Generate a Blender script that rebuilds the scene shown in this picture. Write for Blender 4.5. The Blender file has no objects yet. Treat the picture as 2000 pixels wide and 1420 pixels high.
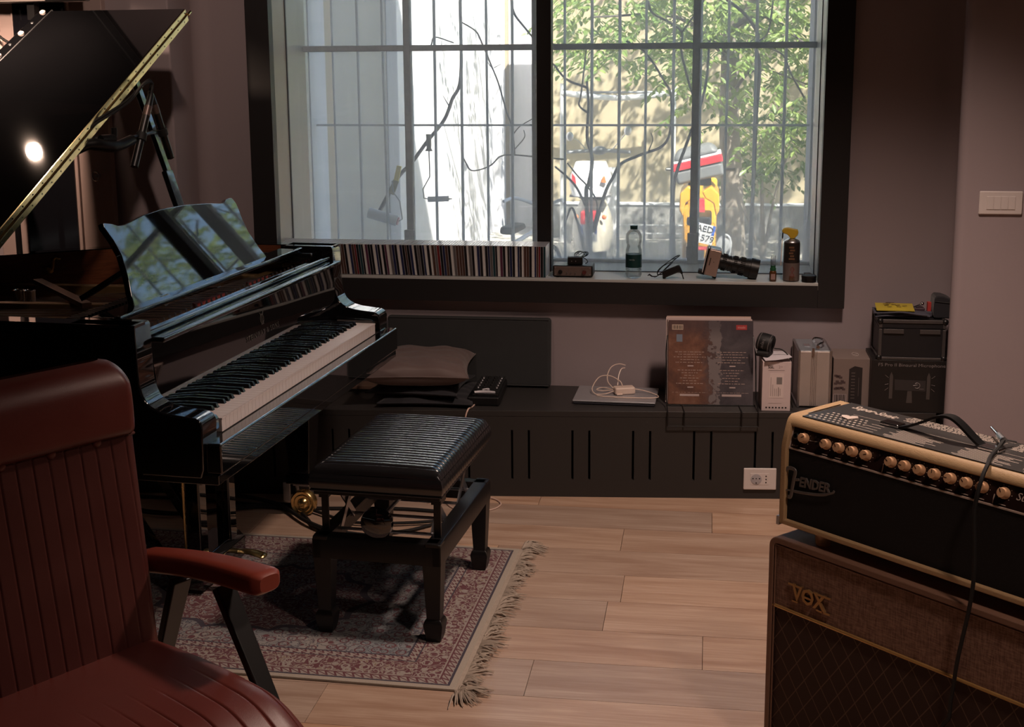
import bpy, bmesh, math, random
from math import sin, cos, pi, radians, atan2, sqrt, hypot
from mathutils import Vector, Matrix, Quaternion

SC = bpy.context.scene
COL = SC.collection

# ------------------------------------------------------------------ camera
cam_d = bpy.data.cameras.new('camera')
cam = bpy.data.objects.new('camera', cam_d)
COL.objects.link(cam)
cam_d.sensor_fit = 'HORIZONTAL'
cam_d.sensor_width = 36.0
cam_d.lens = 2551.68 / 2000 * 36.0
cam_d.shift_y = -(710 - 593.706) / 2000.0
cam_d.clip_start = 0.05
cam_d.clip_end = 300
_p, _y, _r = radians(10.6098), radians(8.5184), radians(-0.42443)
_f = Vector((-sin(_y) * cos(_p), cos(_y) * cos(_p), -sin(_p)))
_ri = Vector((cos(_y), sin(_y), 0))
_up = _ri.cross(_f)
_r2 = cos(_r) * _ri + sin(_r) * _up
_u2 = -sin(_r) * _ri + cos(_r) * _up
cam.matrix_world = Matrix(((_r2.x, _u2.x, -_f.x, 0), (_r2.y, _u2.y, -_f.y, 0), (_r2.z, _u2.z, -_f.z, 1.61389), (0, 0, 0, 1)))
SC.camera = cam

# ------------------------------------------------------------------ exposure and colour
SC.view_settings.view_transform = 'Standard'
SC.view_settings.look = 'None'
SC.view_settings.exposure = 0.0
SC.view_settings.gamma = 1.0
SC.view_settings.use_curve_mapping = False
SC.cycles.use_denoising = True
SC.cycles.max_bounces = 10
SC.cycles.diffuse_bounces = 5
SC.cycles.glossy_bounces = 5
SC.cycles.transparent_max_bounces = 16
SC.cycles.sample_clamp_indirect = 6.0

# ------------------------------------------------------------------ sky
W = bpy.data.worlds.new('sky')
SC.world = W
W.use_nodes = True
_nt = W.node_tree
_bg = _nt.nodes['Background']
_sky = _nt.nodes.new('ShaderNodeTexSky')
_sky.sky_type = 'HOSEK_WILKIE'
_sky.turbidity = 4.0
_sky.ground_albedo = 0.35
_sky.sun_direction = Vector((0.45, -0.60, 0.85)).normalized()
_nt.links.new(_sky.outputs['Color'], _bg.inputs['Color'])
_bg.inputs['Strength'].default_value = 11.0

# ------------------------------------------------------------------ sun
def light(name, kind, loc, energy, col, **kw):
    d = bpy.data.lights.new(name, kind)
    d.energy = energy
    d.color = col
    for k, v in kw.items():
        setattr(d, k, v)
    o = bpy.data.objects.new(name, d)
    o.location = loc
    COL.objects.link(o)
    return o

SUN = light('sun', 'SUN', (6, -4, 12), 34.0, (1.0, 0.93, 0.82), angle=0.01)
SUN.rotation_euler = Vector((0.45, -0.60, 0.85)).to_track_quat('Z', 'Y').to_euler()

# ------------------------------------------------------------------ room lamps (warm bulbs under the ceiling), an added wall fill and a window portal
WARM = (1.0, 0.74, 0.61)
def spot(name, loc, aim, energy, deg, blend, r=.05):
    o = light(name, 'SPOT', loc, energy, WARM, shadow_soft_size=r, spot_size=radians(deg), spot_blend=blend)
    o.rotation_euler = (Vector(loc) - Vector(aim)).to_track_quat('Z', 'Y').to_euler()
    return o
spot('lamp_over_window', (0.50, 3.40, 2.78), (0.32, 3.4, 0), 215, 106, .75, .13)
spot('lamp_mid_room', (0.95, 1.50, 2.78), (0.75, 2.1, 0), 85, 105, .8, .12)
spot('added_left_fill', (-1.05, 2.9, 2.78), (-1.95, 4.9, 1.35), 58, 74, .9, .04)  # added spot with no known source, brightens the wall beside the window
light('lamp_by_door', 'SPOT', (-2.37, 3.955, 2.0), 70, (1.0, 0.70, 0.52), shadow_soft_size=0.024, spot_size=radians(136), spot_blend=.5).rotation_euler = (radians(14), radians(6), 0)
_po = light('window_portal', 'AREA', (-0.64, 5.60, 1.55), 1, (1, 1, 1), shape='RECTANGLE', size=2.3, size_y=1.8)
_po.rotation_euler = (radians(-90), 0, 0)
_po.data.cycles.is_portal = True

# ------------------------------------------------------------------ helpers
def lin(c):
    if isinstance(c, str):
        c = c.lstrip('#')
        c = [int(c[i:i + 2], 16) / 255 for i in (0, 2, 4)]
        return tuple((x / 12.92 if x <= .04045 else ((x + .055) / 1.055) ** 2.4) for x in c)
    return tuple(c)

class G:
    """small node graph helper"""
    def __init__(s, m):
        m.use_nodes = True
        s.t = m.node_tree
        s.t.nodes.clear()
    def n(s, kind, **kw):
        nd = s.t.nodes.new(kind)
        ins = kw.pop('i', {})
        for k, v in kw.items():
            setattr(nd, k, v)
        for k, v in ins.items():
            s.set(nd.inputs[k], v)
        return nd
    def set(s, sock, v):
        if isinstance(v, bpy.types.NodeSocket):
            s.t.links.new(v, sock)
        elif isinstance(v, bpy.types.Node):
            s.t.links.new(v.outputs[0], sock)
        elif hasattr(sock.default_value, '__len__') and isinstance(v, (tuple, list)):
            v = tuple(v)
            if len(sock.default_value) == 4 and len(v) == 3:
                v = v + (1.0,)
            sock.default_value = v
        else:
            sock.default_value = v
    def math(s, op, a, b=None, c=None, clamp=False):
        nd = s.n('ShaderNodeMath', operation=op, use_clamp=clamp)
        s.set(nd.inputs[0], a)
        if b is not None: s.set(nd.inputs[1], b)
        if c is not None: s.set(nd.inputs[2], c)
        return nd.outputs[0]
    def mix(s, f, a, b, mode='MIX'):
        nd = s.n('ShaderNodeMix', data_type='RGBA', blend_type=mode)
        s.set(nd.inputs[0], f); s.set(nd.inputs[6], a); s.set(nd.inputs[7], b)
        return nd.outputs[2]
    def ramp(s, f, stops, interp='LINEAR'):
        nd = s.n('ShaderNodeValToRGB')
        nd.color_ramp.interpolation = interp
        e = nd.color_ramp.elements
        while len(e) < len(stops): e.new(0.5)
        for el, (p, c) in zip(e, stops):
            el.position = p
            c = (c, c, c) if isinstance(c, (int, float)) else c
            el.color = tuple(c) + (1.0,)
        s.set(nd.inputs[0], f)
        return nd.outputs[0]
    def coord(s, which='Object', scale=(1, 1, 1), rot=(0, 0, 0), loc=(0, 0, 0)):
        tc = s.n('ShaderNodeTexCoord')
        mp = s.n('ShaderNodeMapping', i={'Vector': tc.outputs[which], 'Scale': scale, 'Rotation': rot, 'Location': loc})
        return mp.outputs[0]
    def noise(s, vec, scale, detail=3, rough=.5, dist=0.0):
        return s.n('ShaderNodeTexNoise', i={'Vector': vec, 'Scale': scale, 'Detail': detail, 'Roughness': rough, 'Distortion': dist}).outputs['Fac']
    def bump(s, h, strength=.3, dist=.002):
        return s.n('ShaderNodeBump', i={'Height': h, 'Strength': strength, 'Distance': dist}).outputs[0]
    def out(s, shader):
        o = s.n('ShaderNodeOutputMaterial')
        s.t.links.new(shader if isinstance(shader, bpy.types.NodeSocket) else shader.outputs[0], o.inputs['Surface'])
    def pbr(s, col, rough=.5, metal=0.0, normal=None, coat=0.0, spec=0.5, sheen=0.0, trans=0.0, ior=1.45, subs=None):
        b = s.n('ShaderNodeBsdfPrincipled')
        s.set(b.inputs['Base Color'], col)
        s.set(b.inputs['Roughness'], rough)
        s.set(b.inputs['Metallic'], metal)
        s.set(b.inputs['Specular IOR Level'], spec)
        s.set(b.inputs['Coat Weight'], coat)
        b.inputs['Coat Roughness'].default_value = .03
        s.set(b.inputs['Sheen Weight'], sheen)
        s.set(b.inputs['Transmission Weight'], trans)
        b.inputs['IOR'].default_value = ior
        if normal is not None: s.set(b.inputs['Normal'], normal)
        return b

def mk(name):
    m = bpy.data.materials.new(name)
    return m, G(m)

def pm(name, col, rough=.5, metal=0.0, var=.08, scale=18, bump=0.0, bscale=None, coat=0.0, spec=.5, sheen=0.0, rvar=0.0, stretch=(1, 1, 1), bdist=.001):
    """a plain painted / plastic / metal surface with faint procedural variation"""
    m, g = mk(name)
    c = lin(col)
    v = g.coord('Object', stretch)
    nz = g.noise(v, scale, 4)
    colr = g.mix(nz, tuple(x * (1 - var) for x in c), tuple(min(1, x * (1 + var)) for x in c))
    r = rough if not rvar else g.math('MULTIPLY_ADD', nz, rvar, rough - rvar / 2)
    nrm = None
    if bump:
        nrm = g.bump(g.noise(v, bscale or scale * 8, 5), bump, bdist)
    g.out(g.pbr(colr, r, metal, nrm, coat, spec, sheen))
    return m

class MB:
    """mesh collector"""
    def __init__(s):
        s.V, s.F, s.M, s.S = [], [], [], []
    def add(s, vs, fs, mi=0, smooth=False):
        o = len(s.V)
        s.V += [tuple(v) for v in vs]
        for f in fs:
            s.F.append([o + i for i in f]); s.M.append(mi); s.S.append(smooth)
        return s
    def box(s, x0, x1, y0, y1, z0, z1, mi=0):
        vs = [(x, y, z) for z in (z0, z1) for y in (y0, y1) for x in (x0, x1)]
        return s.add(vs, [(0, 2, 3, 1), (4, 5, 7, 6), (0, 1, 5, 4), (2, 6, 7, 3), (0, 4, 6, 2), (1, 3, 7, 5)], mi)
    def cbox(s, c, sz, rot=None, mi=0):
        h = [x / 2 for x in sz]
        vs = [Vector((x, y, z)) for z in (-h[2], h[2]) for y in (-h[1], h[1]) for x in (-h[0], h[0])]
        if rot is not None: vs = [rot @ v for v in vs]
        c = Vector(c)
        return s.add([v + c for v in vs], [(0, 2, 3, 1), (4, 5, 7, 6), (0, 1, 5, 4), (2, 6, 7, 3), (0, 4, 6, 2), (1, 3, 7, 5)], mi)
    def bar(s, p0, p1, w, h, up=(0, 0, 1), w1=None, h1=None, mi=0):
        p0, p1 = Vector(p0), Vector(p1)
        d = (p1 - p0).normalized()
        sx = d.cross(Vector(up))
        sx = sx.normalized() if sx.length > 1e-6 else Vector((1, 0, 0))
        sy = sx.cross(d).normalized()
        vs = []
        for p, a, b in ((p0, w, h), (p1, w1 if w1 is not None else w, h1 if h1 is not None else h)):
            for i, j in ((-1, -1), (1, -1), (1, 1), (-1, 1)):
                vs.append(p + sx * a / 2 * i + sy * b / 2 * j)
        return s.add(vs, [(3, 2, 1, 0), (4, 5, 6, 7), (0, 1, 5, 4), (1, 2, 6, 5), (2, 3, 7, 6), (3, 0, 4, 7)], mi)
    def cyl(s, p0, p1, r0, r1=None, n=16, caps=True, mi=0, smooth=True):
        return s.tube([p0, p1], [r0, r0 if r1 is None else r1], n, mi, caps, smooth)
    def tube(s, pts, r, n=8, mi=0, caps=True, smooth=True):
        pts = [Vector(p) for p in pts]
        k = len(pts)
        rs = r if isinstance(r, (list, tuple)) else [r] * k
        t0 = (pts[1] - pts[0]).normalized()
        a = Vector((0, 0, 1)) if abs(t0.z) < .9 else Vector((1, 0, 0))
        nx = t0.cross(a).normalized()
        prev = t0
        vs = []
        for i, p in enumerate(pts):
            t = (pts[min(i + 1, k - 1)] - pts[max(i - 1, 0)])
            t = t.normalized() if t.length > 1e-9 else prev
            q = prev.rotation_difference(t)
            nx = (q @ nx).normalized()
            prev = t
            ny = t.cross(nx)
            for j in range(n):
                an = 2 * pi * j / n
                vs.append(p + (nx * cos(an) + ny * sin(an)) * rs[i])
        fs = []
        for i in range(k - 1):
            for j in range(n):
                j2 = (j + 1) % n
                fs.append((i * n + j, i * n + j2, (i + 1) * n + j2, (i + 1) * n + j))
        s.add(vs, fs, mi, smooth)
        if caps:
            o = len(s.V) - len(vs)
            s.F.append([o + j for j in range(n)][::-1]); s.M.append(mi); s.S.append(False)
            s.F.append([o + (k - 1) * n + j for j in range(n)]); s.M.append(mi); s.S.append(False)
        return s
    def lathe(s, prof, n=24, c=(0, 0, 0), rot=None, mi=0, smooth=True):
        vs, c = [], Vector(c)
        k = len(prof)
        for r, z in prof:
            for j in range(n):
                a = 2 * pi * j / n
                v = Vector((max(r, 1e-5) * cos(a), max(r, 1e-5) * sin(a), z))
                if rot is not None: v = rot @ v
                vs.append(v + c)
        fs = [(i * n + j, i * n + (j + 1) % n, (i + 1) * n + (j + 1) % n, (i + 1) * n + j) for i in range(k - 1) for j in range(n)]
        s.add(vs, fs, mi, smooth)
        o = len(s.V) - len(vs)
        for base, rev in ((0, True), ((k - 1) * n, False)):
            f = [o + base + j for j in range(n)]
            s.F.append(f[::-1] if rev else f); s.M.append(mi); s.S.append(False)
        return s
    def prism(s, poly, axis, a, b, mi=0, smooth=False):
        def P(p, t):
            return {'x': (t, p[0], p[1]), 'y': (p[0], t, p[1]), 'z': (p[0], p[1], t)}[axis]
        n = len(poly)
        vs = [P(p, a) for p in poly] + [P(p, b) for p in poly]
        o = len(s.V)
        s.V += vs
        for i in range(n):
            j = (i + 1) % n
            s.F.append([o + i, o + j, o + n + j, o + n + i]); s.M.append(mi); s.S.append(smooth)
        s.F.append([o + i for i in range(n)][::-1]); s.M.append(mi); s.S.append(False)
        s.F.append([o + n + i for i in range(n)]); s.M.append(mi); s.S.append(False)
        return s
    def grid(s, fn, nu, nv, mi=0, smooth=True, wrapu=False):
        vs = [fn(i / nu, j / nv) for i in range(nu + (0 if wrapu else 1)) for j in range(nv + 1)]
        w = nv + 1
        m = nu if wrapu else nu + 1
        fs = [(i * w + j, ((i + 1) % m) * w + j, ((i + 1) % m) * w + j + 1, i * w + j + 1) for i in range(nu) for j in range(nv)]
        return s.add(vs, fs, mi, smooth)
    def ball(s, c, r, n=12, sc=(1, 1, 1), mi=0):
        prof = [(sin(pi * i / (n // 2)), -cos(pi * i / (n // 2))) for i in range(n // 2 + 1)]
        c = Vector(c)
        o = len(s.V)
        s.lathe(prof, n, mi=mi)
        for i in range(o, len(s.V)):
            v = s.V[i]
            s.V[i] = (c.x + v[0] * r * sc[0], c.y + v[1] * r * sc[1], c.z + v[2] * r * sc[2])
        return s
    def xf(s, M, start=0):
        for i in range(start, len(s.V)):
            s.V[i] = tuple(M @ Vector(s.V[i]))
        return s
    def mesh(s, name, mats, fix=True, sharp=38):
        me = bpy.data.meshes.new(name)
        me.from_pydata([tuple(v) for v in s.V], [], s.F)
        for m in (mats if isinstance(mats, (list, tuple)) else [mats]):
            me.materials.append(m)
        me.polygons.foreach_set('material_index', s.M)
        me.polygons.foreach_set('use_smooth', s.S)
        if fix:
            b = bmesh.new(); b.from_mesh(me)
            bmesh.ops.recalc_face_normals(b, faces=b.faces)
            b.to_mesh(me); b.free()
        if any(s.S):
            me.set_sharp_from_angle(angle=radians(sharp))
        me.update()
        return me
    def build(s, name, mats, parent=None, bevel=0, seg=2, fix=True, kind=None, label=None, sharp=38, sub=0):
        o = bpy.data.objects.new(name, s.mesh(name, mats, fix, sharp))
        COL.objects.link(o)
        if parent is not None: o.parent = parent
        if sub:
            md = o.modifiers.new('soft', 'SUBSURF'); md.levels = sub; md.render_levels = sub
            o.data.polygons.foreach_set('use_smooth', [True] * len(o.data.polygons))
        if bevel:
            md = o.modifiers.new('edge', 'BEVEL'); md.width = bevel; md.segments = seg
            md.limit_method = 'ANGLE'; md.angle_limit = radians(35)
            md.harden_normals = True
            o.data.polygons.foreach_set('use_smooth', [True] * len(o.data.polygons))
            o.data.set_sharp_from_angle(angle=radians(60)) if bevel < 0 else None
        if kind: o['kind'] = kind
        if label: o['label'] = label
        return o

def tag(o, label, cat, group=None):
    o['label'] = label; o['category'] = cat
    if group: o['group'] = group
    return o

def thing(name, label, cat, loc=(0, 0, 0), rz=0.0, group=None):
    o = bpy.data.objects.new(name, None)
    COL.objects.link(o)
    o.empty_display_size = .05
    o.location = loc; o.rotation_euler = (0, 0, rz)
    return tag(o, label, cat, group)

def struct(o):
    o['kind'] = 'structure'
    return o

def clone(o, name=None, parent=None):
    c = o.copy(); COL.objects.link(c)
    if name: c.name = name
    if parent is not None: c.parent = parent
    return c

def dup(root, loc, rz, label=None):
    r = clone(root); r.location = loc; r.rotation_euler = (0, 0, rz)
    if label: r['label'] = label
    for ch in list(root.children):
        c = clone(ch, parent=r)
        for gch in list(ch.children):
            clone(gch, parent=c)
    return r

def text_mb(body, size, ext=.0005, align='CENTER', shear=0.0, bold=0.0, sx=1.0, space=1.0):
    """flat lettering in the x/y plane as an MB (built-in font)"""
    cu = bpy.data.curves.new('t', 'FONT')
    cu.body = body; cu.size = size; cu.extrude = ext; cu.align_x = align; cu.align_y = 'CENTER'
    cu.shear = shear; cu.offset = bold; cu.resolution_u = 2; cu.space_character = space
    o = bpy.data.objects.new('t', cu)
    COL.objects.link(o)
    dg = bpy.context.evaluated_depsgraph_get()
    me = bpy.data.meshes.new_from_object(o.evaluated_get(dg))
    mb = MB()
    mb.add([(v.co.x * sx, v.co.y, v.co.z) for v in me.vertices], [list(p.vertices) for p in me.polygons])
    bpy.data.objects.remove(o); bpy.data.curves.remove(cu); bpy.data.meshes.remove(me)
    return mb

def frame_m(origin, ex, ey):
    """matrix taking x/y plane lettering to a surface: ex = reading direction, ey = up"""
    ex = Vector(ex).normalized(); ey = Vector(ey)
    ez = ex.cross(ey).normalized(); ey = ez.cross(ex)
    o = Vector(origin)
    return Matrix(((ex.x, ey.x, ez.x, o.x), (ex.y, ey.y, ez.y, o.y), (ex.z, ey.z, ez.z, o.z), (0, 0, 0, 1)))

def spline(pts, per=6):
    """Catmull-Rom through the points"""
    P = [Vector(p) for p in pts]
    P = [P[0] * 2 - P[1]] + P + [P[-1] * 2 - P[-2]]
    out = []
    for i in range(1, len(P) - 2):
        a, b, c, d = P[i - 1], P[i], P[i + 1], P[i + 2]
        for k in range(per):
            t = k / per
            out.append(.5 * ((2 * b) + (c - a) * t + (2 * a - 5 * b + 4 * c - d) * t * t + (3 * b - a - 3 * c + d) * t ** 3))
    out.append(P[-2])
    return out

# ------------------------------------------------------------------ shared materials
M = {}
M['black_gloss'] = pm('black_lacquer', (.003, .003, .0035), .03, var=.15, scale=3, coat=1.0, spec=.8)
M['black_satin'] = pm('black_satin_paint', (.0055, .0052, .0055), .38, var=.2)
M['black_matt'] = pm('black_matt', (.006, .0055, .006), .6, var=.2, bump=.15, bscale=300)
M['black_plastic'] = pm('black_plastic', (.007, .007, .0075), .38, var=.15)
M['rubber'] = pm('rubber', (.007, .0065, .0065), .7, var=.2)
M['brass'] = pm('brass', (.78, .56, .24), .28, 1.0, var=.1, rvar=.15)
M['gold'] = pm('gilt', (.80, .58, .22), .32, 1.0, var=.08)
M['chrome'] = pm('chrome', (.72, .72, .74), .14, 1.0, var=.05)
M['steel'] = pm('brushed_steel', (.52, .52, .54), .34, 1.0, var=.08)
M['iron'] = pm('grey_iron', (.20, .21, .23), .6, .3, var=.18, bump=.3, bscale=140)
M['white_plastic'] = pm('white_plastic', (.62, .56, .54), .4, var=.04)
M['casing'] = pm('dark_grey_casing', (.017, .0155, .016), .45, var=.08, scale=6)
M['reveal'] = pm('daylit_reveal_paint', (.46, .47, .46), .34, var=.05, scale=5)  # casing's dark grey made paler: daylight on reveals and sill put into the colour
# ================================================================== STRUCTURE
def wall_mat():
    m, g = mk('mauve_plaster')
    v = g.coord('Object')
    n1 = g.noise(v, 1.3, 4)
    n2 = g.noise(v, 90, 4)
    c = g.mix(n1, (.29, .240, .250), (.33, .275, .288))
    g.out(g.pbr(c, .75, normal=g.bump(n2, .12, .002), spec=.3))
    return m
M['wall'] = wall_mat()
M['ceiling'] = pm('ceiling_paint', (.05, .047, .046), .8)
M['outer_wall'] = pm('outer_plaster', (.62, .64, .68), .8, var=.06)

def plank_mat():
    m, g = mk('oak_plank')
    oi = g.n('ShaderNodeObjectInfo')
    tc = g.n('ShaderNodeTexCoord')
    off = g.n('ShaderNodeVectorMath', operation='ADD')
    g.set(off.inputs[0], tc.outputs['Object'])
    rnd = g.n('ShaderNodeCombineXYZ', i={'X': g.math('MULTIPLY', oi.outputs['Random'], 37.0), 'Y': g.math('MULTIPLY', oi.outputs['Random'], 91.0)})
    g.set(off.inputs[1], rnd.outputs[0])
    mp = g.n('ShaderNodeMapping', i={'Vector': off.outputs[0], 'Scale': (1.1, 9.0, 1)})
    broad = g.noise(mp.outputs[0], 1.6, 5, .55, .6)
    mp2 = g.n('ShaderNodeMapping', i={'Vector': off.outputs[0], 'Scale': (2.2, 60.0, 1)})
    fine = g.noise(mp2.outputs[0], 2.2, 6, .6, .3)
    c = g.ramp(broad, [(.28, (.36, .225, .155)), (.50, (.48, .335, .245)), (.72, (.58, .43, .33))])
    c = g.mix(g.math('MULTIPLY', g.ramp(fine, [(.44, 1.0), (.60, 0.0)]), .30), c, (.27, .145, .085))
    tint = g.n('ShaderNodeHueSaturation', i={'Color': c, 'Saturation': g.math('MULTIPLY_ADD', oi.outputs['Random'], .25, .85), 'Value': g.math('MULTIPLY_ADD', oi.outputs['Random'], .26, .84)})
    r = g.math('MULTIPLY_ADD', fine, .14, .24)
    g.out(g.pbr(tint.outputs[0], r, normal=g.bump(fine, .10, .001), spec=.42))
    return m
M['plank'] = plank_mat()

# --- floor: a sub-floor and laid planks
b = MB(); b.box(-6, 4, -4, 5.5, -.12, -.012)
floor = struct(b.build('floor', pm('sub_floor', (.30, .19, .12), .7)))
PW, PL = .2085, 1.29
b = MB(); b.box(0, PL - .0016, 0, PW - .0014, -.012, 0)
_pm = b.mesh('plank', M['plank'])
row_joint = {3.719: -.232, 3.927: .62, 4.136: -.26, 4.344: .043, 3.510: 1.02, 3.302: .015, 3.093: .85, 2.884: .33, 2.676: .74, 4.553: .70, 2.467: .1}
for k in range(-8, 7):
    y = 3.302 + k * PW
    key = min(row_joint, key=lambda q: abs(q - y))
    x0 = row_joint[key] if abs(key - y) < .02 else (k * .47) % PL
    n0 = 3 if k >= -3 else 3
    for j in range(-n0, 2 if k > -4 else 1):
        x = x0 + j * PL
        if x < -4.2 or x > 1.9: continue
        o = bpy.data.objects.new('plank', _pm)
        COL.objects.link(o); o.parent = floor
        o.location = (x, y, 0)
        md = None

# --- window wall with shallow niche, its steps and rounded inner corners
def arc(cx, cy, r, a0, a1, n=8):
    return [(cx + r * cos(radians(a0 + (a1 - a0) * i / n)), cy + r * sin(radians(a0 + (a1 - a0) * i / n))) for i in range(n + 1)]
YW = 5.05
H = 2.85
b = MB()
YP = 4.67
pl = [(-6, YP), (-1.975, YP)] + arc(-1.975, YP + .007, .007, -90, 0, 3) + arc(-1.928, 4.98, .07, 180, 90, 10)[0:0] + arc(-1.947, 4.98, .07, 170, 90, 10) + [(-1.745, YW), (-1.745, 5.52), (-6, 5.52)]
b.prism(pl, 'z', 0, H, smooth=True)
pr_ = [(.445, YW)] + arc(.845, 4.965, .085, 90, -10, 10) + arc(.886, YP + .030, .030, 170, 270, 6) + [(4, YP), (4, 5.52), (.445, 5.52)]
b.prism(pr_, 'z', 0, H, smooth=True)
b.box(-1.745, .445, YW, 5.52, 0, .742)
b.box(-1.745, .445, YW, 5.52, 2.30, H)
struct(b.build('wall_back', M['wall'], sharp=50))
b = MB(); b.box(-6.1, -6, -4, 5.52, 0, H); struct(b.build('wall_left', M['wall']))
b = MB(); b.box(3.4, 3.5, -4, 5.52, 0, H); struct(b.build('wall_right', M['wall']))
b = MB(); b.box(-6.1, 3.5, -4.1, -4, 0, H); struct(b.build('wall_front', M['wall']))
b = MB(); b.box(-6.1, 4.0, -4.1, 5.52, H, H + .15); struct(b.build('ceiling', M['ceiling']))

# --- window: dark casing, reveals, sill, mullion, inner panes
win = MB()
win.box(-1.794, -1.700, 5.0, YW + .002, .674, 2.34)
window = struct(win.build('window_1', M['casing'], bevel=.0015))
b = MB(); b.box(.425, .525, 5.0, YW + .002, .674, 2.34); b.build('casing_side', M['casing'], window, bevel=.0015)
b = MB(); b.box(-1.700, .425, 5.0, YW + .002, .674, .7605); b.build('casing_bottom', M['casing'], window, bevel=.001)
b = MB(); b.box(-1.700, .425, 5.0, YW + .002, 2.245, 2.34); b.build('casing_top', M['casing'], window, bevel=.001)
b = MB(); b.box(-.670, -.613, 5.168, 5.245, .7705, 2.245); b.build('mullion', M['casing'], window, bevel=.0015)
b = MB(); b.box(-1.72, .445, 5.0005, 5.50, .742, .7705); b.build('sill', M['reveal'], window, bevel=.002)
b = MB(); b.box(-1.745, -1.700, YW, 5.50, .7705, 2.245); b.build('reveal', M['reveal'], window)
b = MB(); b.box(.425, .445, YW, 5.50, .7705, 2.245); b.build('reveal', M['reveal'], window)
b = MB(); b.box(-1.745, .445, YW, 5.50, 2.245, 2.30); b.build('reveal_top', M['reveal'], window)
M['channel'] = pm('pane_channel', (.03, .035, .045), .5)
b = MB()
b.box(-1.700, .425, 5.196, 5.206, .7705, .7735)
b.box(-1.7005, -1.697, 5.204, 5.216, .7705, 2.245); b.box(.422, .4255, 5.204, 5.216, .7705, 2.245)
b.build('pane_channel', M['channel'], window)
def glass(name, dirt_glare, tint=(1, 1, 1)):
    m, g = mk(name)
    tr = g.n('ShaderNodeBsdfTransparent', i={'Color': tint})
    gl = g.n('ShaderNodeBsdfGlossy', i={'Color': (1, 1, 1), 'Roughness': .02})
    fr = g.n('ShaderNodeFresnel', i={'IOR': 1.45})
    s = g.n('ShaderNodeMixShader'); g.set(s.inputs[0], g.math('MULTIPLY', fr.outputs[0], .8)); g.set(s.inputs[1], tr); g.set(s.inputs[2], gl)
    if dirt_glare:
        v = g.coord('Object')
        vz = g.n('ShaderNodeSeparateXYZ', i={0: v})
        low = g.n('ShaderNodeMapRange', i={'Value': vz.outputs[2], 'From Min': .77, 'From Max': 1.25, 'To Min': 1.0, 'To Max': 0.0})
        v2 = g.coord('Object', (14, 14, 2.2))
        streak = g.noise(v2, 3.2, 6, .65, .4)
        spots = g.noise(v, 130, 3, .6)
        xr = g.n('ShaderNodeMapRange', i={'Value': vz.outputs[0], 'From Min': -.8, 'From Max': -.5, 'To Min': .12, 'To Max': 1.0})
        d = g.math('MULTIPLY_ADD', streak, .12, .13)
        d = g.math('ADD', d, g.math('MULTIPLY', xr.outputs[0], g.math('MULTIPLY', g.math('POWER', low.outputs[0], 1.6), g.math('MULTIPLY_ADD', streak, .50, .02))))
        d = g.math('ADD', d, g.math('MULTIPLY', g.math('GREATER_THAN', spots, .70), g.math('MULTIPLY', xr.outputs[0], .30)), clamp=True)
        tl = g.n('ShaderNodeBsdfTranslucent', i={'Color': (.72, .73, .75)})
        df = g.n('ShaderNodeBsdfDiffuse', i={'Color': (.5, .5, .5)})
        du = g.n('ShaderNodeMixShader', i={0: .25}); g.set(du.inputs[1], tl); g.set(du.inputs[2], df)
        s2 = g.n('ShaderNodeMixShader'); g.set(s2.inputs[0], g.math('MULTIPLY', d, dirt_glare)); g.set(s2.inputs[1], s); g.set(s2.inputs[2], du)
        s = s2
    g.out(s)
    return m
M['glass'] = glass('glare_veil_pane', .55, (.97, .985, .98))  # translucent veil on the inner pane added to stand in for lens glare
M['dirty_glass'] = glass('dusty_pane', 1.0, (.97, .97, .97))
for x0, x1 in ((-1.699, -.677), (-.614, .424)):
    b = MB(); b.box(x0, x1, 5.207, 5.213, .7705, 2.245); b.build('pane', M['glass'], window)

# --- old iron window outside, with glazing and a barred grille
M['old_iron'] = pm('old_painted_iron', (.42, .45, .48), .55, 0, var=.25, scale=30, bump=.5, bscale=90, bdist=.004)
fr = MB()
fr.box(-1.745, -1.715, 5.44, 5.49, .7705, 2.30)
frame2 = struct(fr.build('window_2', M['old_iron'], bevel=.002))
b = MB(); b.box(.428, .45, 5.44, 5.49, .7705, 2.30); b.build('frame_side', M['old_iron'], frame2, bevel=.002)
b = MB(); b.box(-1.715, .428, 5.44, 5.49, .7705, .782); b.build('frame_bottom', M['old_iron'], frame2, bevel=.002)
for x0, x1 in ((-1.267, -1.238), (-.067, -.036)):
    b = MB(); b.box(x0, x1, 5.435, 5.485, .775, 2.30); b.build('frame_post', M['old_iron'], frame2, bevel=.004)
    b = MB(); b.box(x0 - .008, x1 + .006, 5.415, 5.437, .772, .90); b.box(x0 - .012, x0 + .012, 5.40, 5.417, .80, .845)
    b.build('latch', M['old_iron'], frame2, bevel=.003)
b = MB(); b.box(-.725, -.665, 5.435, 5.485, .775, 2.30); b.build('frame_post', M['old_iron'], frame2, bevel=.004)
b = MB(); b.box(-1.72, .43, 5.437, 5.480, 1.650, 1.675); b.build('frame_bar', M['old_iron'], frame2, bevel=.004)
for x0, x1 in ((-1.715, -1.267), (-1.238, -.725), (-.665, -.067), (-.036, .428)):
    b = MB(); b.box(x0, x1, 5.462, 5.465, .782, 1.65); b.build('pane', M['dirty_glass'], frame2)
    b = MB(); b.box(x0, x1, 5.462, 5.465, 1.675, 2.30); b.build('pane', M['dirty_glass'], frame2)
b = MB(); b.box(-1.80, .52, 5.592, 5.604, 1.331, 1.340)
gr = struct(b.build('window_3', M['old_iron']))
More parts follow.
